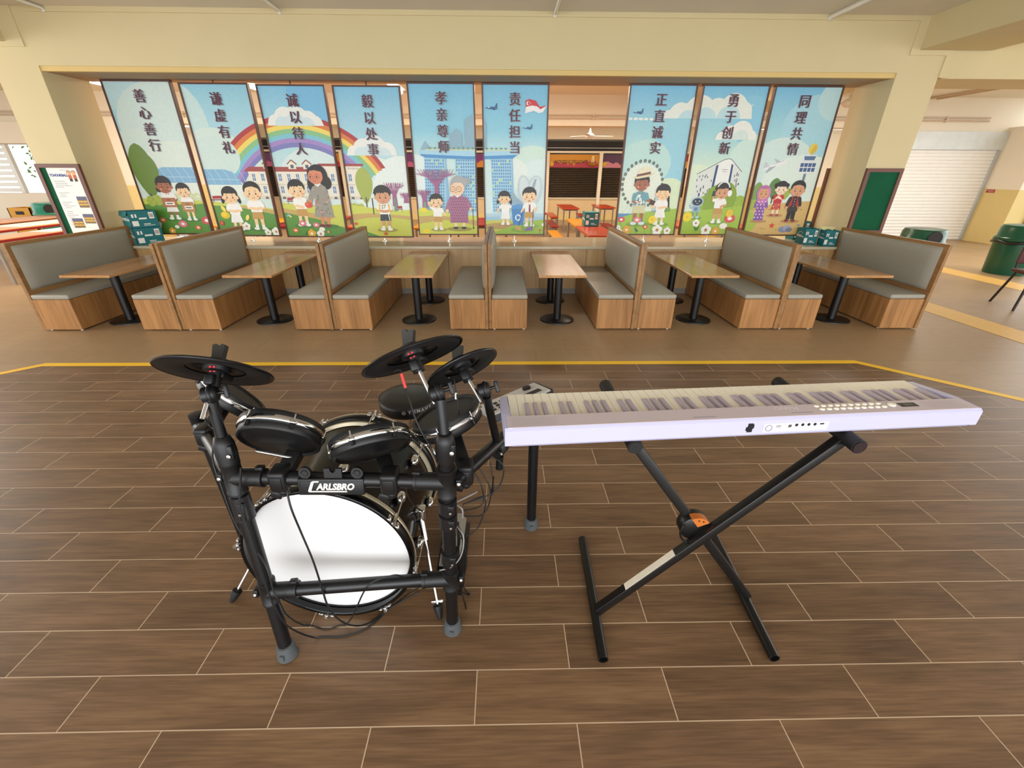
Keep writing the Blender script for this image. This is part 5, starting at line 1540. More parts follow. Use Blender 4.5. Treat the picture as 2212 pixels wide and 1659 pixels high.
b = MB(); b.lathe([(.001, -.03), (.048, -.03), (.050, -.026), (.050, .012), (.046, .016), (.001, .016)], jm, 30); b.build('joint_hub', M_stand, sd, so)
b = MB(); b.prism([(.004, .012)] + [(.051 * cos(a), .051 * sin(a)) for a in [radians(v) for v in range(35, 125, 10)]], jm, -.006, .0205)
for u, v in ((.004, .040), (.020, .036)): b.prism([(u - .004, v), (u, v + .004), (u + .004, v), (u, v - .004)], jm, .0205, .021, 1)
b.build('lock_plate', [mat('rusty_orange', '#c06a22', .55, var=.2, scale=40), M_dark], sd, so)
b = MB(); b.tube([Vector((.650, 1.0775, .408)) + Vector((.055 * cos(a), 0, .055 * sin(a))) for a in [radians(v) for v in range(150, 300, 10)]], .004, 6); b.build('lock_spring', M_stand, sd, so)
# pale sticker along the front leg
p0, p1 = Vector((.343, 1.065, .03)), Vector((1.035, 1.088, .775))
lm = frame_mat(p0, p1 - p0, (0, 1, 0)); L_ = (p1 - p0).length
b = MB(); b.box(-.0128, .0128, .0152, .0164, .150, .375, 0, lm)
b.build('sticker', mat('aged_sticker', '#efe4cc', .55, var=.06, scale=60), sd, so)

# ------------------------------------------------------------------ electronic drum kit
M_tube = mat('black_tube', '#0c0c0e', 0.36, var=0.06, scale=30)
M_plast = mat('black_plastic', '#0f0f10', 0.45, var=0.08, scale=30)
M_rub = mat('black_rubber', '#0e0e0e', 0.55, var=0.06, scale=30)
M_grub = mat('worn_grey_rubber', '#4c4f50', 0.7, var=0.2, scale=40, bump=0.3)
M_gloss = mat('gloss_black_shell', '#040405', 0.22, var=0.03, spec=0.35)
M_mesh = mat('mesh_head', '#151512', 0.6, var=0.08, scale=200)
M_cym = mat('cymbal_rubber', '#090809', 0.28, var=0.1, scale=20)
M_head = mat('white_drum_head', '#e9e8e6', 0.42, var=0.02, scale=5)
M_stripe = mat('cream_hoop_inlay', '#c9bda0', 0.3, metal=0.5, var=0.1)
M_cord = mat('black_cord', '#121212', 0.45, var=0.03)
M_gcord = mat('grey_cord', '#8f8b86', 0.5, var=0.03)
KO = (-.48, 1.2, 0)
kit = thing('electronic_drum_kit', 'black tubular electronic drum kit with mesh pads and black cymbals', 'drum kit', KO)
def kp(name, mb, m, parent=None): return mb.build(name, m, parent or kit, KO)
V = Vector
LF0, LFJ = V((-.750, .933, 0)), V((-.789, 1.019, .700))
RF0, RFJ = V((-.193, 1.021, 0)), V((-.167, .990, .700))
def along(a, b, z):
    a, b = V(a), V(b); return a + (b - a) * ((z - a.z) / (b.z - a.z))
LR0, LRT = V((-1.15, 1.43, 0)), V((-1.158, 1.42, .665))
RR0, RRT = V((.123, 1.523, 0)), V((.123, 1.523, .665))
R1 = .0215
def post(p0, p1, name='post'):
    b = MB(); b.cyl(p0, p1, R1, n=24); o = kp(name, b, M_tube)
    d = (V(p1) - V(p0)).normalized()
    b = MB(); b.lathe([(.033, 0), (.034, .006), (.030, .022), (.028, .05), (.0225, .053)], frame_mat(V(p0) + d * 0.0, d), 24); b.box(-.006, .006, -.036, -.028, .012, .034, 0, frame_mat(V(p0), d)); kp('rubber_foot', b, M_grub, o)
    return o
LFc = along(LF0, LFJ, .772); RFc = along(RF0, RFJ, .808)
post(LF0, LFc); post(RF0, RFc); post(LR0, LRT); post(RR0, RRT)
def bar(p, q, name='cross_bar'):
    b = MB(); b.cyl(p, q, R1, n=24); return kp(name, b, M_tube)
LL, RL = along(LF0, LFJ, .28), along(RF0, RFJ, .28)
bar(LFJ, RFJ); bar(LL, RL)
LS, RS = along(LF0, LFJ, .685), along(RF0, RFJ, .675)
LB, RB = V((-1.157, 1.42, .63)), V((.123, 1.523, .63))
bar(LS, LB, 'side_bar'); bar(RS, RB, 'side_bar')
def tee(c, axis, side, name='tee_joint', h=.105):
    axis, side = V(axis).normalized(), V(side).normalized()
    b = MB()
    b.lathe([(.0225, -h / 2), (.0275, -h / 2 + .002), (.0275, -h / 2 + .01), (.026, -h / 2 + .012), (.026, h / 2 - .012), (.0275, h / 2 - .01), (.0275, h / 2 - .002), (.0225, h / 2)], frame_mat(c, axis), 24)
    b.lathe([(.026, 0), (.026, .083), (.0275, .084), (.0275, .093), (.0225, .094)], frame_mat(c, side), 24)
    w = axis.cross(side).normalized()
    b.rbox(-.014, .014, -.012, .012, 0, .016, .003, 2, 0, frame_mat(V(c) - side * .028 , -side, axis))
    b.rbox(-.012, .012, -.010, .010, 0, .012, .003, 2, 0, frame_mat(V(c) + side * .085 + axis * .026, axis, side))
    o = kp(name, b, M_plast)
    b = MB(); b.lathe([(.0055, 0), (.0055, .003), (.003, .004), (.001, .002)], frame_mat(V(c) - side * .036 - w * .0 + V((0, -.012, 0)), (0, -1, .2)), 12); kp('bolt', b, M_chrome, o)
    return o
tee(LFJ, LFJ - LF0, RFJ - LFJ); tee(RFJ, RFJ - RF0, LFJ - RFJ); tee(LL, LFJ - LF0, RL - LL, h=.09); tee(RL, RFJ - RF0, LL - RL, h=.09)
tee(LB, (0, 0, 1), LS - LB); tee(RB, (0, 0, 1), RS - RB)
def collar(c, axis, r0=.0225, r1=.0275, h=.05, name='clamp_collar'):
    b = MB(); b.lathe([(r0, -h / 2), (r1, -h / 2 + .002), (r1, h / 2 - .002), (r0, h / 2)], frame_mat(c, axis), 24)
    b.rbox(-.010, .010, -.008, .010, -h * .35, h * .35, .003, 2, 0, frame_mat(V(c) + V((.012, -r1 * .8, 0)), axis, (1, 0, 0)))
    o = kp(name, b, M_plast)
    b = MB(); b.lathe([(.004, 0), (.004, .003), (.001, .0035)], frame_mat(V(c) + V((.012, -r1 - .010, 0)), (0, -1, .1)), 10); kp('bolt', b, M_chrome, o)
    return o
for z in (.42, .58, .64): collar(along(RF0, RFJ, z - .03), RFJ - RF0)
collar(along(LF0, LFJ, .60), LFJ - LF0, h=.085)
# reducing sockets at the top of the two front posts and the thinner risers with cymbal clamps
def riser(pc, d, top):
    b = MB(); b.lathe([(.0225, -.03), (.027, -.028), (.0285, .01), (.027, .035), (.020, .058), (.014, .060)], frame_mat(pc, d), 24)
    b.rbox(-.006, .030, -.020, -.006, -.01, .035, .005, 2, 0, frame_mat(pc, d, (1, 0, 0)))
    s = kp('riser_socket', b, M_plast)
    b = MB(); b.lathe([(.006, 0), (.006, .003), (.003, .004), (.001, .002)], frame_mat(V(pc) + V((.02, -.022, .008)), (0, -1, .2)), 12); kp('bolt', b, M_chrome, s)
    b = MB(); b.cyl(V(pc) + V(d).normalized() * .03, top, .0145, n=20); kp('riser_tube', b, M_tube)
def rod_clamp(c, ax):
    """barrel clamp with a wing bolt"""
    b = MB(); b.lathe([(.001, -.022), (.014, -.022), (.022, -.017), (.022, .012), (.018, .017), (.001, .017)], frame_mat(c, ax), 24)
    b.lathe([(.024, -.002), (.026, 0), (.026, .006), (.024, .008)], frame_mat(c, ax), 24)
    o = kp('rod_clamp', b, M_plast)
    b = MB(); a = V(ax).normalized()
    b.cyl(V(c) + a * .017, V(c) + a * .034, .005, n=10)
    b.rbox(-.018, .018, -.004, .004, 0, .012, .003, 2, 0, frame_mat(V(c) + a * .032, a, (0, .4, 1))); kp('wing_bolt', b, M_plast, o)
LFt, RFt = V((-0.796, 1.045, 0.937)), V((-0.170, 1.010, 0.958))
riser(LFc, LFJ - LF0, LFt); riser(RFc, RFJ - RF0, RFt)

def cymbal(C, n, r, red=True):
    C, n = V(C), V(n).normalized()
    side = V((0, -1, 0)) - n * V((0, -1, 0)).dot(n)
    M = frame_mat(C, n, (1, 0, 0))
    b = MB()
    b.lathe([(.012, .010), (.030, .009), (.034, .004), (r * .55, -.002), (r * .93, -.010), (r * .985, -.012), (r, -.009), (r * .985, -.005), (r * .93, -.003), (r * .55, .006), (.036, .014), (.030, .020), (.012, .021), (.012, .010)], M, 64, cap=False)
    o = kp('cymbal_pad', b, M_cym)
    b = MB(); b.lathe([(r * .50, -.0035), (r * .52, -.0055), (r * .90, -.0125), (r * .93, -.0105)], M, 64, cap=False); kp('rim_ring', b, M_rub, o)
    # trigger housing underneath
    b = MB(); b.lathe([(.034, .004), (.032, -.006), (.0165, -.010), (.0165, -.052), (.001, -.052)], M, 24)
    b.rbox(-.020, .020, -.052, .0, -.024, -.006, .005, 2, 0, frame_mat(C, n, side.cross(n)))
    b.rbox(-.012, .012, -.016, .016, -.05, -.02, .004, 2, 0, frame_mat(C + side * .016, n, (1, 0, 0)))
    kp('trigger_housing', b, M_plast, o)
    if red:
        b = MB()
        fm = frame_mat(C + side * .038 - n * .004, side, side.cross(n))
        for u in (-.016, -.006):
            b.box(u - .003, u + .003, -.002, .003, .006, .0075, 0, fm)
            b.box(u - .003, u + .003, .010, .013, .002, .0035, 0, fm)
        kp('red_mark', b, mat('red_print', '#d8383c', .5, var=0), o)
    b = MB(); b.cyl(C + n * .021, C + n * .028, .024, n=20); kp('felt_washer', b, M_rub, o)
    # rubber wing nut with a V notch
    b = MB()
    fm = frame_mat(C + n * .028, n, (1, 0, 0))
    w = .017
    vs = []
    for (u, h0) in ((-w, .040), (-w * .45, .043), (0, .033), (w * .45, .043), (w, .040)):
        k = abs(u) / w
        vs.append((u, h0))
    b.prism([(-.014, 0), (.014, 0)] + [(u, h) for u, h in vs[::-1]], frame_mat(C + n * .028, V((0, -1, 0)) - n * n.dot(V((0, -1, 0))), n.cross(V((0, 1, 0)))) if False else frame_mat(C + n * .028, -(V((0, 1, 0)) - n * n.y), (1, 0, 0)), -.009, .009)
    kp('wing_nut', b, mat('grey_black_rubber', '#33322e', .55, var=.1), o)
    return o
cL, nL = V((-.795, 1.10, 1.008)), V((.02, .651, .756))
cC, nC = V((-.250, 1.092, 1.053)), V((-.369, .478, .796))
cH, nH = V((-.133, 1.227, .957)), V((-.449, .569, .688))
cymbal(cL, nL, .143); cymbal(cC, nC, .143); cymbal(cH, nH, .119, False)
def rod(p, q, name='chrome_rod', r=.0062, m=None):
    b = MB(); b.cyl(p, q, r, n=14); return kp(name, b, m or M_chrome)
rod(cL - nL.normalized() * .03, V((-0.807, 1.005, 0.904)))
rod_clamp(V((-0.794, 1.046, 0.957)), (1, .25, .1))
rod(cC - nC.normalized() * .03, V((-0.187, 1.020, 0.939)))
rod_clamp(V((-0.178, 1.018, 0.974)), (1, .2, .25))
# hi-hat arm from the right hand side bar
hb, ht = V((-0.024, 1.250, 0.646)), V((-0.055, 1.165, 0.884))
b = MB(); b.cyl(hb, ht, .0135, n=20); kp('riser_tube', b, M_tube)
b = MB(); b.cyl(V((-0.017, 1.250, 0.601)), V((-0.020, 1.250, 0.547)), .013, n=16); kp('riser_tube', b, M_tube)
collar(V((-0.023, 1.255, 0.635)), RB - RS, .022, .031, .05)
rod(cH - nH.normalized() * .025, V((-0.070, 1.155, 0.870)))
rod_clamp(V((-0.060, 1.170, 0.904)), (1, .1, .25))

def pad(C, n, r, h, name='mesh_pad', lugs=6, a0=0.0):
    C, n = V(C), V(n).normalized()
    M = frame_mat(C, n, (1, 0, 0))
    b = MB(); b.lathe([(r * .97, -.016), (r * .99, -.02), (r * .99, -h + .004), (r * .95, -h), (r * .93, -h), (r * .90, -h + .008), (r * .6, -h - .006), (.001, -h - .008)], M, 56, cap=False)
    o = kp(name, b, M_plast)
    b = MB(); b.lathe([(r * .98, -.023), (r * 1.03, -.023), (r * 1.05, -.019), (r * 1.05, -.008), (r * 1.02, -.005), (r * 1.0, -.008), (r * .98, -.023)], M, 56, cap=False); kp('chrome_hoop', b, M_chrome, o)
    b = MB(); b.lathe([(r * .985, -.008), (r * 1.035, -.006), (r * 1.04, .004), (r * 1.01, .010), (r * .93, .009), (r * .905, .002), (r * .905, -.002)], M, 56, cap=False); kp('rubber_rim', b, M_rub, o)
    b = MB(); b.lathe([(r * .91, .001), (r * .5, .0015), (.001, .002)], M, 48, cap=False); kp('head', b, M_mesh, o)
    for k in range(lugs):
        a = a0 + 2 * pi * k / lugs
        u = M @ V((r * 1.03 * cos(a), r * 1.03 * sin(a), 0)) - C
        b = MB(); b.cyl(C + u + n * .006, C + u - n * .024, .0032, n=8); b.rbox(-.010, .010, -.004, .005, -.024, -.012, .002, 1, 0, frame_mat(C + u, n, n.cross(u))); b.cyl(C + u * .985 - n * .026, C + u * .985 - n * (h * .8), .006, n=8, mi=1); kp('tension_lug', b, [M_chrome, M_plast], o)
    return o
padR = pad((-.198, 1.259, .770), (-.357, .101, .928), .115, .05, a0=.4)
pad2 = pad((-.675, 1.132, .794), (.042, .825, .563), .118, .050, a0=.15)
pad3 = pad((-.411, 1.113, .768), (-.288, .666, .688), .115, .045, a0=.35)
padL = pad((-1.035, 1.49, .735), (.60, .50, .62), .118, .05, a0=.8)
def mount(c, top, name='pad_mount', s=.022):
    """block clamp on a bar with an angled neck up to a pad"""
    c, top = V(c), V(top)
    d = top - c
    b = MB()
    b.rbox(-.025, .025, -.030, .030, -.034, .036, .010, 3, 0, Matrix.Translation(c))
    b.rbox(-.016, .016, -.033, -.028, -.020, .022, .004, 2, 0, Matrix.Translation(c))
    b.rbox(-s, s, -s * .8, s * .8, .02, d.length, .005, 2, 0, frame_mat(c, d, (1, 0, 0)))
    b.ball(c + V((0, -.002, -.045)), .016, 8)
    b.rbox(-.017, .017, -.010, .010, -.075, -.05, .005, 2, 0, Matrix.Translation(c) @ Matrix.Rotation(.4, 4, 'Y'))
    kp(name, b, M_plast)
mount(LFJ.lerp(RFJ, .225), V((-.675, 1.132, .794)) - V((.042, .825, .563)).normalized() * .052 + V((.045, .0, -.03)))
mount(LFJ.lerp(RFJ, .74), V((-.411, 1.113, .768)) - V((-.288, .666, .688)).normalized() * .048 + V((.03, 0, -.02)))
mount(RS.lerp(RB, .16), V((-.198, 1.259, .770)) - V((-.357, .101, .928)).normalized() * .05)
mount(LS.lerp(LB, .80), V((-1.035, 1.49, .735)) - V((.60, .50, .62)).normalized() * .05)
# chrome lever bar under the second pad
b = MB(); b.cyl(V((-0.737, 1.070, 0.755)), V((-0.625, 1.060, 0.735)), .005, n=10); kp('memory_rod', b, M_chrome)
# name plate on the crossbar
bp0 = LFJ.lerp(RFJ, .325); bp1 = LFJ.lerp(RFJ, .625)
bm_ = (bp0 + bp1) / 2
BF = frame_mat(bm_ + V((0, -.026, -.006)), (0, -1, .18), RFJ - LFJ)
hw = (bp1 - bp0).length / 2
b = MB(); b.rbox(-hw, hw, -.026, .026, -.012, .004, .004, 2, 0, BF); b.box(-hw + .006, hw - .006, .0175, .0185, .004, .0048, 0, BF); b.box(-hw + .006, hw - .006, -.0185, -.0175, .004, .0048, 0, BF); b.box(-hw + .006, -hw + .007, -.0185, .0185, .004, .0048, 0, BF); b.box(hw - .007, hw - .006, -.0185, .0185, .004, .0048, 0, BF)
for u in (-hw + .022, hw - .018):
    b.cyl(BF @ V((u, .042, -.010)), BF @ V((u, .042, 0)), .017, n=20); b.box(u - .009, u + .009, .02, .04, -.010, -.002, 0, BF)
    b.tube([BF @ V((u + .009 * cos(a * pi / 8), .042 + .009 * sin(a * pi / 8), .0008)) for a in range(16)], .0014, 5, closed=True)
b.prism([(-.018, .026), (.032, .026), (.032, .055), (.016, .055), (.014, .046), (.007, .041), (0, .046), (-.002, .055), (-.018, .055)], BF, -.010, -.002)
pl_ = kp('name_plate', b, M_plast)
b = MB()
text_mb(b, 'ARLSBRO', .027, BF @ Matrix.Translation((.012, .001, .0051)), bold=.0012, shear=.28, sx=.92)
cpts = [(-.033, .0155), (-.046, .0155), (-.056, -.011), (.044, -.011), (.0455, -.0150), (-.063, -.0150), (-.065, -.011), (-.054, .0165), (-.048, .0200), (-.0315, .0200)]
b.add([BF @ V((u, v, .0051)) for u, v in cpts], [(0, 9, 8, 7, 1), (1, 7, 6, 2), (2, 6, 5), (2, 5, 4, 3)])
kp('lettering', b, mat('cream_print', '#ece4d2', .5, var=0), pl_)
# sound module on an arm at the player's left
mc = V((.04, 1.5, .695)); mn = V((-.30, .16, .94)).normalized()
MM = frame_mat(mc, mn, (1, .45, .32))
b = MB(); b.rbox(-.13, .13, -.085, .085, -.036, .008, .012, 3, 0, MM); b.box(-.127, .127, -.0856, -.0846, -.030, .0, 1, MM)
md = kp('sound_module', b, [mat('module_grey', '#d2d0ca', .45, var=.04), M_plast])
b = MB(); b.rbox(.125, .136, -.083, .083, -.034, .004, .004, 2, 0, MM); kp('end_cap', b, M_plast, md)
b = MB()
for k in range(5):
    for r in range(3): b.rbox(-.11 + k * .026, -.095 + k * .026, -.06 + r * .034, -.042 + r * .034, .008, .0115, .003, 2, 0, MM)
b.lathe([(.017, .008), (.017, .018), (.001, .019)], MM @ Matrix.Translation((.07, .03, 0)), 20); b.box(.03, .10, -.06, -.02, .008, .0088, 0, MM)
kp('module_controls', b, M_dark, md)
b = MB(); b.tube([V((.10, 1.51, .64)), V((.04, 1.50, .655)), V((.01, 1.5, .66))], .012, 10); b.cyl((.123, 1.523, .60), (.118, 1.52, .655), .026, n=18); kp('module_arm', b, M_plast)
# cords
def cord(pts, r=.0026, m=None, name='cable'):
    b = MB(); b.tube([V((p.x, p.y, max(p.z, r + .0005))) for p in smooth_path(pts, 6)], r, 8); return kp(name, b, m or M_cord)
cord([(-0.634, 1.000, 0.680), (-0.622, 0.975, 0.624), (-0.610, 0.970, 0.530), (-0.592, 0.960, 0.425), (-0.585, 0.955, 0.317), (-0.578, 0.950, 0.225), (-0.557, 0.960, 0.141), (-0.526, 0.990, 0.068), (-0.498, 1.045, 0.008), (-0.434, 1.101, 0.012), (-0.332, 1.138, 0.050)], .003)
cord([(-0.842, 1.050, 0.785), (-0.850, 1.040, 0.735), (-0.835, 1.020, 0.666), (-0.820, 1.000, 0.574), (-0.804, 0.990, 0.513), (-0.779, 0.985, 0.464), (-0.733, 0.950, 0.409), (-0.721, 0.930, 0.330), (-0.710, 0.925, 0.283), (-0.718, 0.950, 0.182), (-0.741, 1.039, 0.006), (-0.652, 1.024, 0.005), (-0.575, 1.036, 0.020), (-0.452, 0.945, 0.295), (-0.416, 0.945, 0.342), (-0.349, 0.950, 0.366), (-0.328, 0.970, 0.335)], .0026)
cord([(-0.734, 0.985, 0.759), (-0.750, 0.975, 0.686), (-0.760, 0.965, 0.627), (-0.751, 0.948, 0.499), (-0.738, 0.930, 0.351), (-0.727, 0.920, 0.258), (-0.711, 0.930, 0.152), (-0.673, 0.990, 0.004), (-0.576, 0.996, 0.004), (-0.495, 1.033, 0.004), (-0.411, 1.118, 0.020), (-0.289, 1.000, 0.249), (-0.231, 1.020, 0.246)], .003)
cC_ = cord([cC + V((-.045, -.045, -.03)), (-0.278, 1.060, 1.020), (-0.275, 1.060, 0.981), (-0.263, 1.060, 0.920), (-0.252, 1.055, 0.871), (-0.231, 1.040, 0.826), (-0.210, 1.020, 0.800), (-0.198, 1.010, 0.767)], .0026)
b = MB(); b.tube([V((-0.278, 1.060, 1.012)), V((-0.275, 1.060, 0.989)), V((-0.271, 1.060, 0.968))], .0045, 8); kp('red_sleeve', b, mat('red_tape', '#d0443c', .5, var=0), cC_)
cH_ = cord([cH + V((-.035, -.04, -.02)), (-0.160, 1.220, 0.923), (-0.154, 1.220, 0.874), (-0.148, 1.210, 0.821), (-0.148, 1.200, 0.757), (-0.149, 1.200, 0.694), (-0.140, 1.180, 0.624)], .0024)
b = MB(); b.tube([V((-0.154, 1.220, 0.869)), V((-0.155, 1.220, 0.846))], .004, 8); kp('white_sleeve', b, mat('white_tape', '#f0efe8', .5, var=0), cH_)
cord([(-0.844, 1.070, 0.903), (-0.858, 1.080, 0.860), (-0.852, 1.080, 0.833), (-0.820, 1.060, 0.833)], .0024)
cord([(-0.286, 0.990, 0.693), (-0.285, 1.000, 0.639), (-0.276, 1.020, 0.585), (-0.262, 1.050, 0.533)], .0024)
cord([(-0.042, 1.15, 0.673), (-0.003, 1.13, 0.642), (-0.031, 1.12, 0.555), (-0.136, 1.08, 0.533)], .0024)
cord([(-0.084, 1.15, 0.627), (-0.047, 1.13, 0.547), (-0.072, 1.12, 0.456), (-0.138, 1.08, 0.484)], .0024)
cord([(-0.046, 1.15, 0.646), (-0.037, 1.13, 0.566), (-0.044, 1.12, 0.54), (-0.035, 1.08, 0.644)], .0024)
cord([(-0.145, 1.15, 0.47), (-0.066, 1.13, 0.518), (-0.094, 1.12, 0.393), (-0.158, 1.08, 0.381)], .0024)
cord([(-0.1, 1.15, 0.609), (-0.077, 1.13, 0.567), (-0.076, 1.12, 0.497), (-0.14, 1.08, 0.504)], .0024)
cord([(-0.155, 1.06, 0.477), (-0.15, 1.05, 0.402), (-0.171, 1.05, 0.305), (-0.17, 1.05, 0.215), (-0.167, 1.06, 0.13)], .0024)
cord([(-0.156, 1.06, 0.477), (-0.156, 1.05, 0.402), (-0.163, 1.05, 0.305), (-0.151, 1.05, 0.214), (-0.172, 1.06, 0.13)], .0024)
cord([(-0.151, 1.06, 0.477), (-0.154, 1.05, 0.402), (-0.156, 1.05, 0.305), (-0.161, 1.05, 0.214), (-0.163, 1.06, 0.13)], .0024)
cord([(-0.163, 1.06, 0.477), (-0.139, 1.05, 0.402), (-0.154, 1.05, 0.305), (-0.151, 1.05, 0.214), (-0.16, 1.06, 0.13)], .0024)
cord([(-0.156, 1.06, 0.477), (-0.137, 1.05, 0.402), (-0.132, 1.05, 0.305), (-0.152, 1.05, 0.214), (-0.167, 1.06, 0.13)], .0024)
cord([(-0.158, 1.06, 0.477), (-0.133, 1.05, 0.401), (-0.146, 1.05, 0.305), (-0.144, 1.05, 0.214), (-0.166, 1.06, 0.13)], .0024)
cord([(-0.155, 1.030, 0.493), (-0.130, 1.000, 0.474), (-0.140, 0.990, 0.404), (-0.173, 0.985, 0.359), (-0.214, 1.000, 0.327)], .0022, M_gcord)
cord([(-0.153, 1.050, 0.570), (-0.106, 1.100, 0.558), (-0.092, 1.120, 0.552)], .003, M_gcord)
cord([(-0.152, 1.040, 0.569), (-0.133, 1.030, 0.559), (-0.133, 1.030, 0.525)], .003, M_gcord)
cord([(-0.160, 1.030, 0.250), (-0.148, 1.159, 0.010), (-0.143, 1.155, 0.004), (-0.177, 1.172, 0.004)], .0024)
cord([(-0.161, 1.030, 0.239), (-0.158, 1.122, 0.010), (-0.149, 1.095, 0.004)], .0022)

# ---- bass drum
BO = V((-.613, 1.075, .300)); BA = V((.035, 1, 0)).normalized()
bd = thing('bass_drum', 'black bass drum with white head lying on its spurs inside the rack', 'drum', (BO.x, BO.y + .24, 0))
bo = (BO.x, BO.y + .24, 0)
BM = frame_mat(BO, BA, (1, 0, 0))
def bp_(name, mb, m, parent=None): return mb.build(name, m, parent or bd, bo)
b = MB(); b.lathe([(.272, .04), (.272, .46)], BM, 72, cap=False); b.lathe([(.262, .46), (.262, .04)], BM, 72, cap=False); bp_('shell', b, M_gloss)
for y0, nm in ((0, 'front_hoop'), (.445, 'rear_hoop')):
    b = MB(); b.lathe([(.284, y0 + .003), (.287, y0), (.295, y0), (.298, y0 + .004), (.298, y0 + .041), (.295, y0 + .045), (.284, y0 + .045), (.284, y0 + .003)], BM, 80, cap=False)
    h = bp_(nm, b, M_gloss)
    b = MB(); b.lathe([(.274, y0 + (.046 if y0 == 0 else -.001)), (.288, y0 + (.046 if y0 == 0 else -.001)), (.288, y0 + (.058 if y0 == 0 else -.013)), (.274, y0 + (.062 if y0 == 0 else -.017))], BM, 80, cap=False)
    b.lathe([(.2972, y0 + .030), (.2982, y0 + .031), (.2982, y0 + .0415), (.2965, y0 + .043)], BM, 80, cap=False)
    bp_('inlay', b, M_stripe, h)
b = MB(); b.lathe([(.279, .040), (.281, .034), (.278, .031), (.270, .032), (.15, .033), (.001, .033)], BM, 72, cap=False); hd = bp_('front_head', b, M_head)
b = MB(); b.lathe([(.2815, .034), (.2835, .028), (.2800, .026), (.2775, .0315)], BM, 72, cap=False); bp_('head_flange', b, M_rub, hd)
b = MB(); text_mb(b, 'KRK', .05, frame_mat(BO + BA * .0322 + V((.06, 0, .135)), -BA, (1, 0, 0)), sx=1.2); bp_('faded_lettering', b, mat('faded_print', '#dcdad6', .45, var=0), hd)
for k in range(8):
    a = radians(11 + k * 45)
    e = BM.to_3x3() @ V((cos(a), sin(a), 0)); tn = e.cross(BA)
    for y0, sg in ((0, 1), (.49, -1)):
        b = MB()
        F = frame_mat(BO + e * .299 + BA * y0, BA * sg, tn)
        for u in (-.020, .020): b.rbox(u - .008, u + .008, -.004, .004, -.004, .020, .002, 1, 0, F @ Matrix.Identity(4)); 
        out = e if True else e
        b.rbox(-.007, .007, -.003, .006, -.006, .045, .002, 1, 0, F)
        b.cyl(BO + e * .307 + BA * (y0 - sg * .008), BO + e * .303 + BA * (y0 + sg * .12), .0032, n=8)
        b.cyl(BO + e * .307 + BA * (y0 - sg * .012), BO + e * .307 + BA * (y0 - sg * .002), .006, n=10)
        bp_('tension_claw', b, M_chrome)
        b = MB(); b.ball(BO + e * .288 + BA * (y0 + sg * .135), .019, 8, 0, (1, 1.5, 1)); bp_('tension_lug', b, M_chrome)
for sgn, foot, start in ((-1, V((-1.062, 1.143, 0)), V((-.905, 1.27, .26))), (1, V((-.243, 1.06, 0)), V((-.322, 1.26, .33)))):
    b = MB(); d = (start - foot).normalized(); b.cyl(foot + d * .03, start, .0052, n=12); sp = bp_('spur_leg', b, M_chrome)
    b = MB(); b.cyl(start - d * .10, start + d * .0, .011, n=14); b.rbox(-.02, .02, -.02, .02, -.03, .03, .006, 2, 0, Matrix.Translation(start)); bp_('spur_bracket', b, M_chrome, sp)
    b = MB(); b.lathe([(.007, 0), (.016, .030), (.018, .050), (.012, .054)], frame_mat(foot, d), 18); bp_('rubber_tip', b, M_rub, sp)
    if sgn == 1:
        b = MB(); b.rbox(-.024, .024, -.003, .003, 0, .014, .002, 1, 0, frame_mat(foot + d * .056, d, (1, -.2, 0))); bp_('wing_nut', b, M_chrome, sp)

# ---- hi-hat controller pedal beside the bass drum
pd_o = (-.225, 1.40, 0)
hp = thing('foot_pedal', 'pale metal foot pedal on the floor behind the front right rack post', 'pedal', pd_o)
PM = frame_mat((-.225, 1.40, .055), (0, -.22, .97), (1, -.1, 0))
b = MB(); b.prism([(-.038, -.13), (.038, -.13), (.045, 0), (.040, .10), (.018, .125), (-.018, .125), (-.040, .10), (-.045, 0)], PM, 0, .006); o = b.build('foot_board', mat('pedal_steel', '#a8a496', .4, metal=.5, var=.08), hp, pd_o)
b = MB(); text_mb(b, 'CARLSBRO', .030, PM @ Matrix.Translation((0, -.01, .0066)) @ Matrix.Rotation(pi / 2, 4, 'Z'), shear=.2); b.build('lettering', M_dark, o, pd_o)
b = MB(); b.rbox(-.06, .06, -.15, .14, 0, .014, .004, 2, 0, Matrix.Translation((-.225, 1.40, 0.0))); b.rbox(-.03, .03, -.15, -.09, .014, .05, .004, 2, 0, Matrix.Translation((-.225, 1.40, 0))); b.build('base_plate', M_plast, hp, pd_o)
kp_o = (-.50, 1.70, 0)
kk = thing('foot_pedal', 'black kick pedal at the player side of the bass drum', 'pedal', kp_o)
b = MB(); b.rbox(-.05, .05, 0, .30, .0, .012, .004, 2, 0, Matrix.Translation((-.5, 1.60, 0))); b.build('base_plate', M_plast, kk, kp_o)
b = MB(); b.rbox(-.04, .04, 0, .26, .0, .008, .003, 2, 0, frame_mat((-.5, 1.64, .07), (0, .25, 1), (1, 0, 0))); b.build('foot_board', M_plast, kk, kp_o)
b = MB()
for u in (-.045, .045): b.cyl((-.5 + u, 1.63, .01), (-.5 + u, 1.63, .20), .007, n=10)
b.tube([(-.545, 1.63, .20), (-.455, 1.63, .20)], .007, 8); b.tube([(-.5, 1.63, .20), (-.5, 1.61, .30)], .005, 8); b.ball((-.5, 1.605, .31), .022, 8); b.build('frame', M_chrome, kk, kp_o)

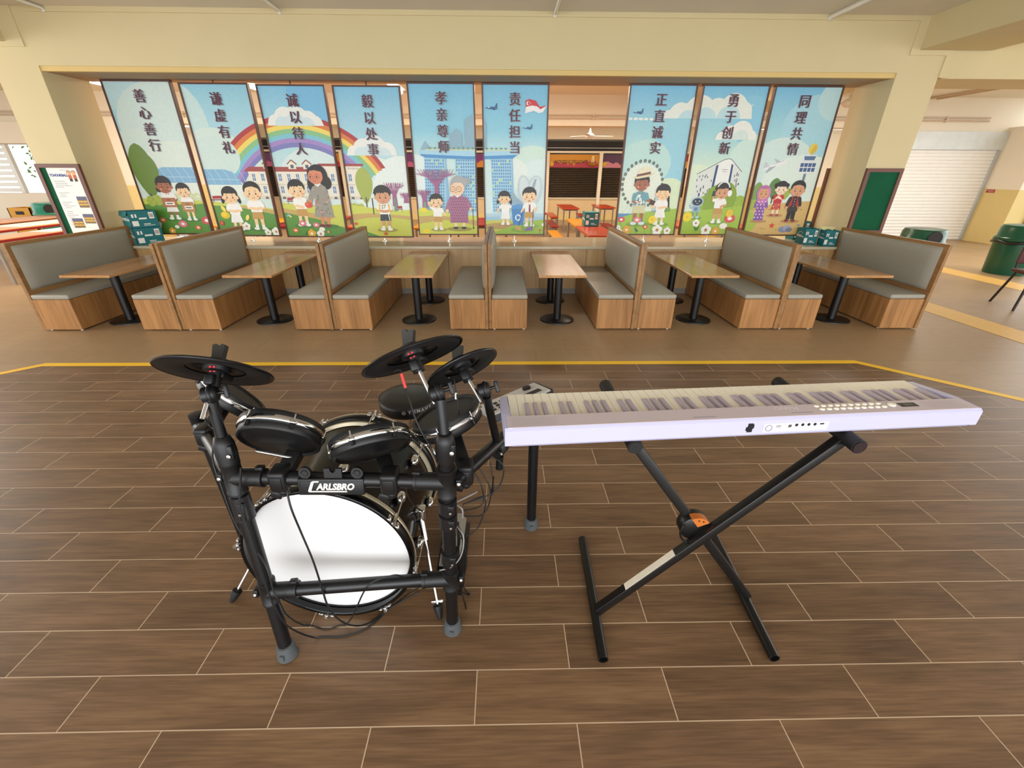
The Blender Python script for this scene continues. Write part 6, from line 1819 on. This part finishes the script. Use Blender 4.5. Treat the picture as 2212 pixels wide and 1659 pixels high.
# ---- drum throne
to = (-.52, 2.07, 0)
th = thing('drum_stool', 'round black padded drum stool behind the kit', 'stool', to)
b = MB(); b.lathe([(.001, .344), (.13, .344), (.148, .348), (.155, .360), (.157, .395), (.154, .408), (.148, .415), (.10, .424), (.001, .427)], Matrix.Translation(to), 64, cap=False); st = b.build('seat', mat('black_vinyl', '#191817', 0.36, var=.05, scale=40), th, to)
b = MB(); b.tube([V(to) + V((.1535 * cos(a * pi / 32), .1535 * sin(a * pi / 32), .410)) for a in range(64)], .0022, 6, closed=True); b.build('piping', M_rub, st, to)
b = MB()
txt = 'YAMAHA'
for k, ch in enumerate(txt):
    a = radians(-90 + 34 + (k - 2.5) * 8.4)
    M = frame_mat(V(to) + V((.1574 * cos(a), .1574 * sin(a), .3925)), (cos(a), sin(a), 0), (-sin(a), cos(a), 0))
    text_mb(b, ch, .026, M, bold=.0006)
a = radians(-90 + 34 - 3.8 * 8.4)
M = frame_mat(V(to) + V((.1574 * cos(a), .1574 * sin(a), .3925)), (cos(a), sin(a), 0), (-sin(a), cos(a), 0))
b.tube([M @ V((.009 * cos(q * pi / 10), .009 * sin(q * pi / 10), 0.0003)) for q in range(20)], .0012, 5, closed=True)
for q in range(3): b.tube([M @ V((0, 0, .0003)), M @ V((.009 * cos(pi / 2 + q * 2.094), .009 * sin(pi / 2 + q * 2.094), .0003))], .0013, 5)
b.build('lettering', mat('grey_print', '#a8a49a', .5, var=0), st, to)
b = MB(); b.cyl((to[0], to[1], .12), (to[0], to[1], .344), .012, n=16); b.cyl((to[0], to[1], .06), (to[0], to[1], .25), .017, n=16); b.build('pillar', mat('rusty_chrome', '#a58a6a', .35, metal=.8, var=.2, scale=60), th, to)
for k in range(3):
    a = radians(100 + 120 * k)
    b = MB(); b.tube([V(to) + V((.02 * cos(a), .02 * sin(a), .22)), V(to) + V((.17 * cos(a), .17 * sin(a), .012))], .008, 8); b.tube([V(to) + V((.018 * cos(a), .018 * sin(a), .09)), V(to) + V((.09 * cos(a), .09 * sin(a), .12))], .005, 8); lg = b.build('leg', M_chrome, th, to)
    b = MB(); b.ball(V(to) + V((.172 * cos(a), .172 * sin(a), .0125)), .0125, 8); b.build('rubber_tip', M_rub, lg, to)
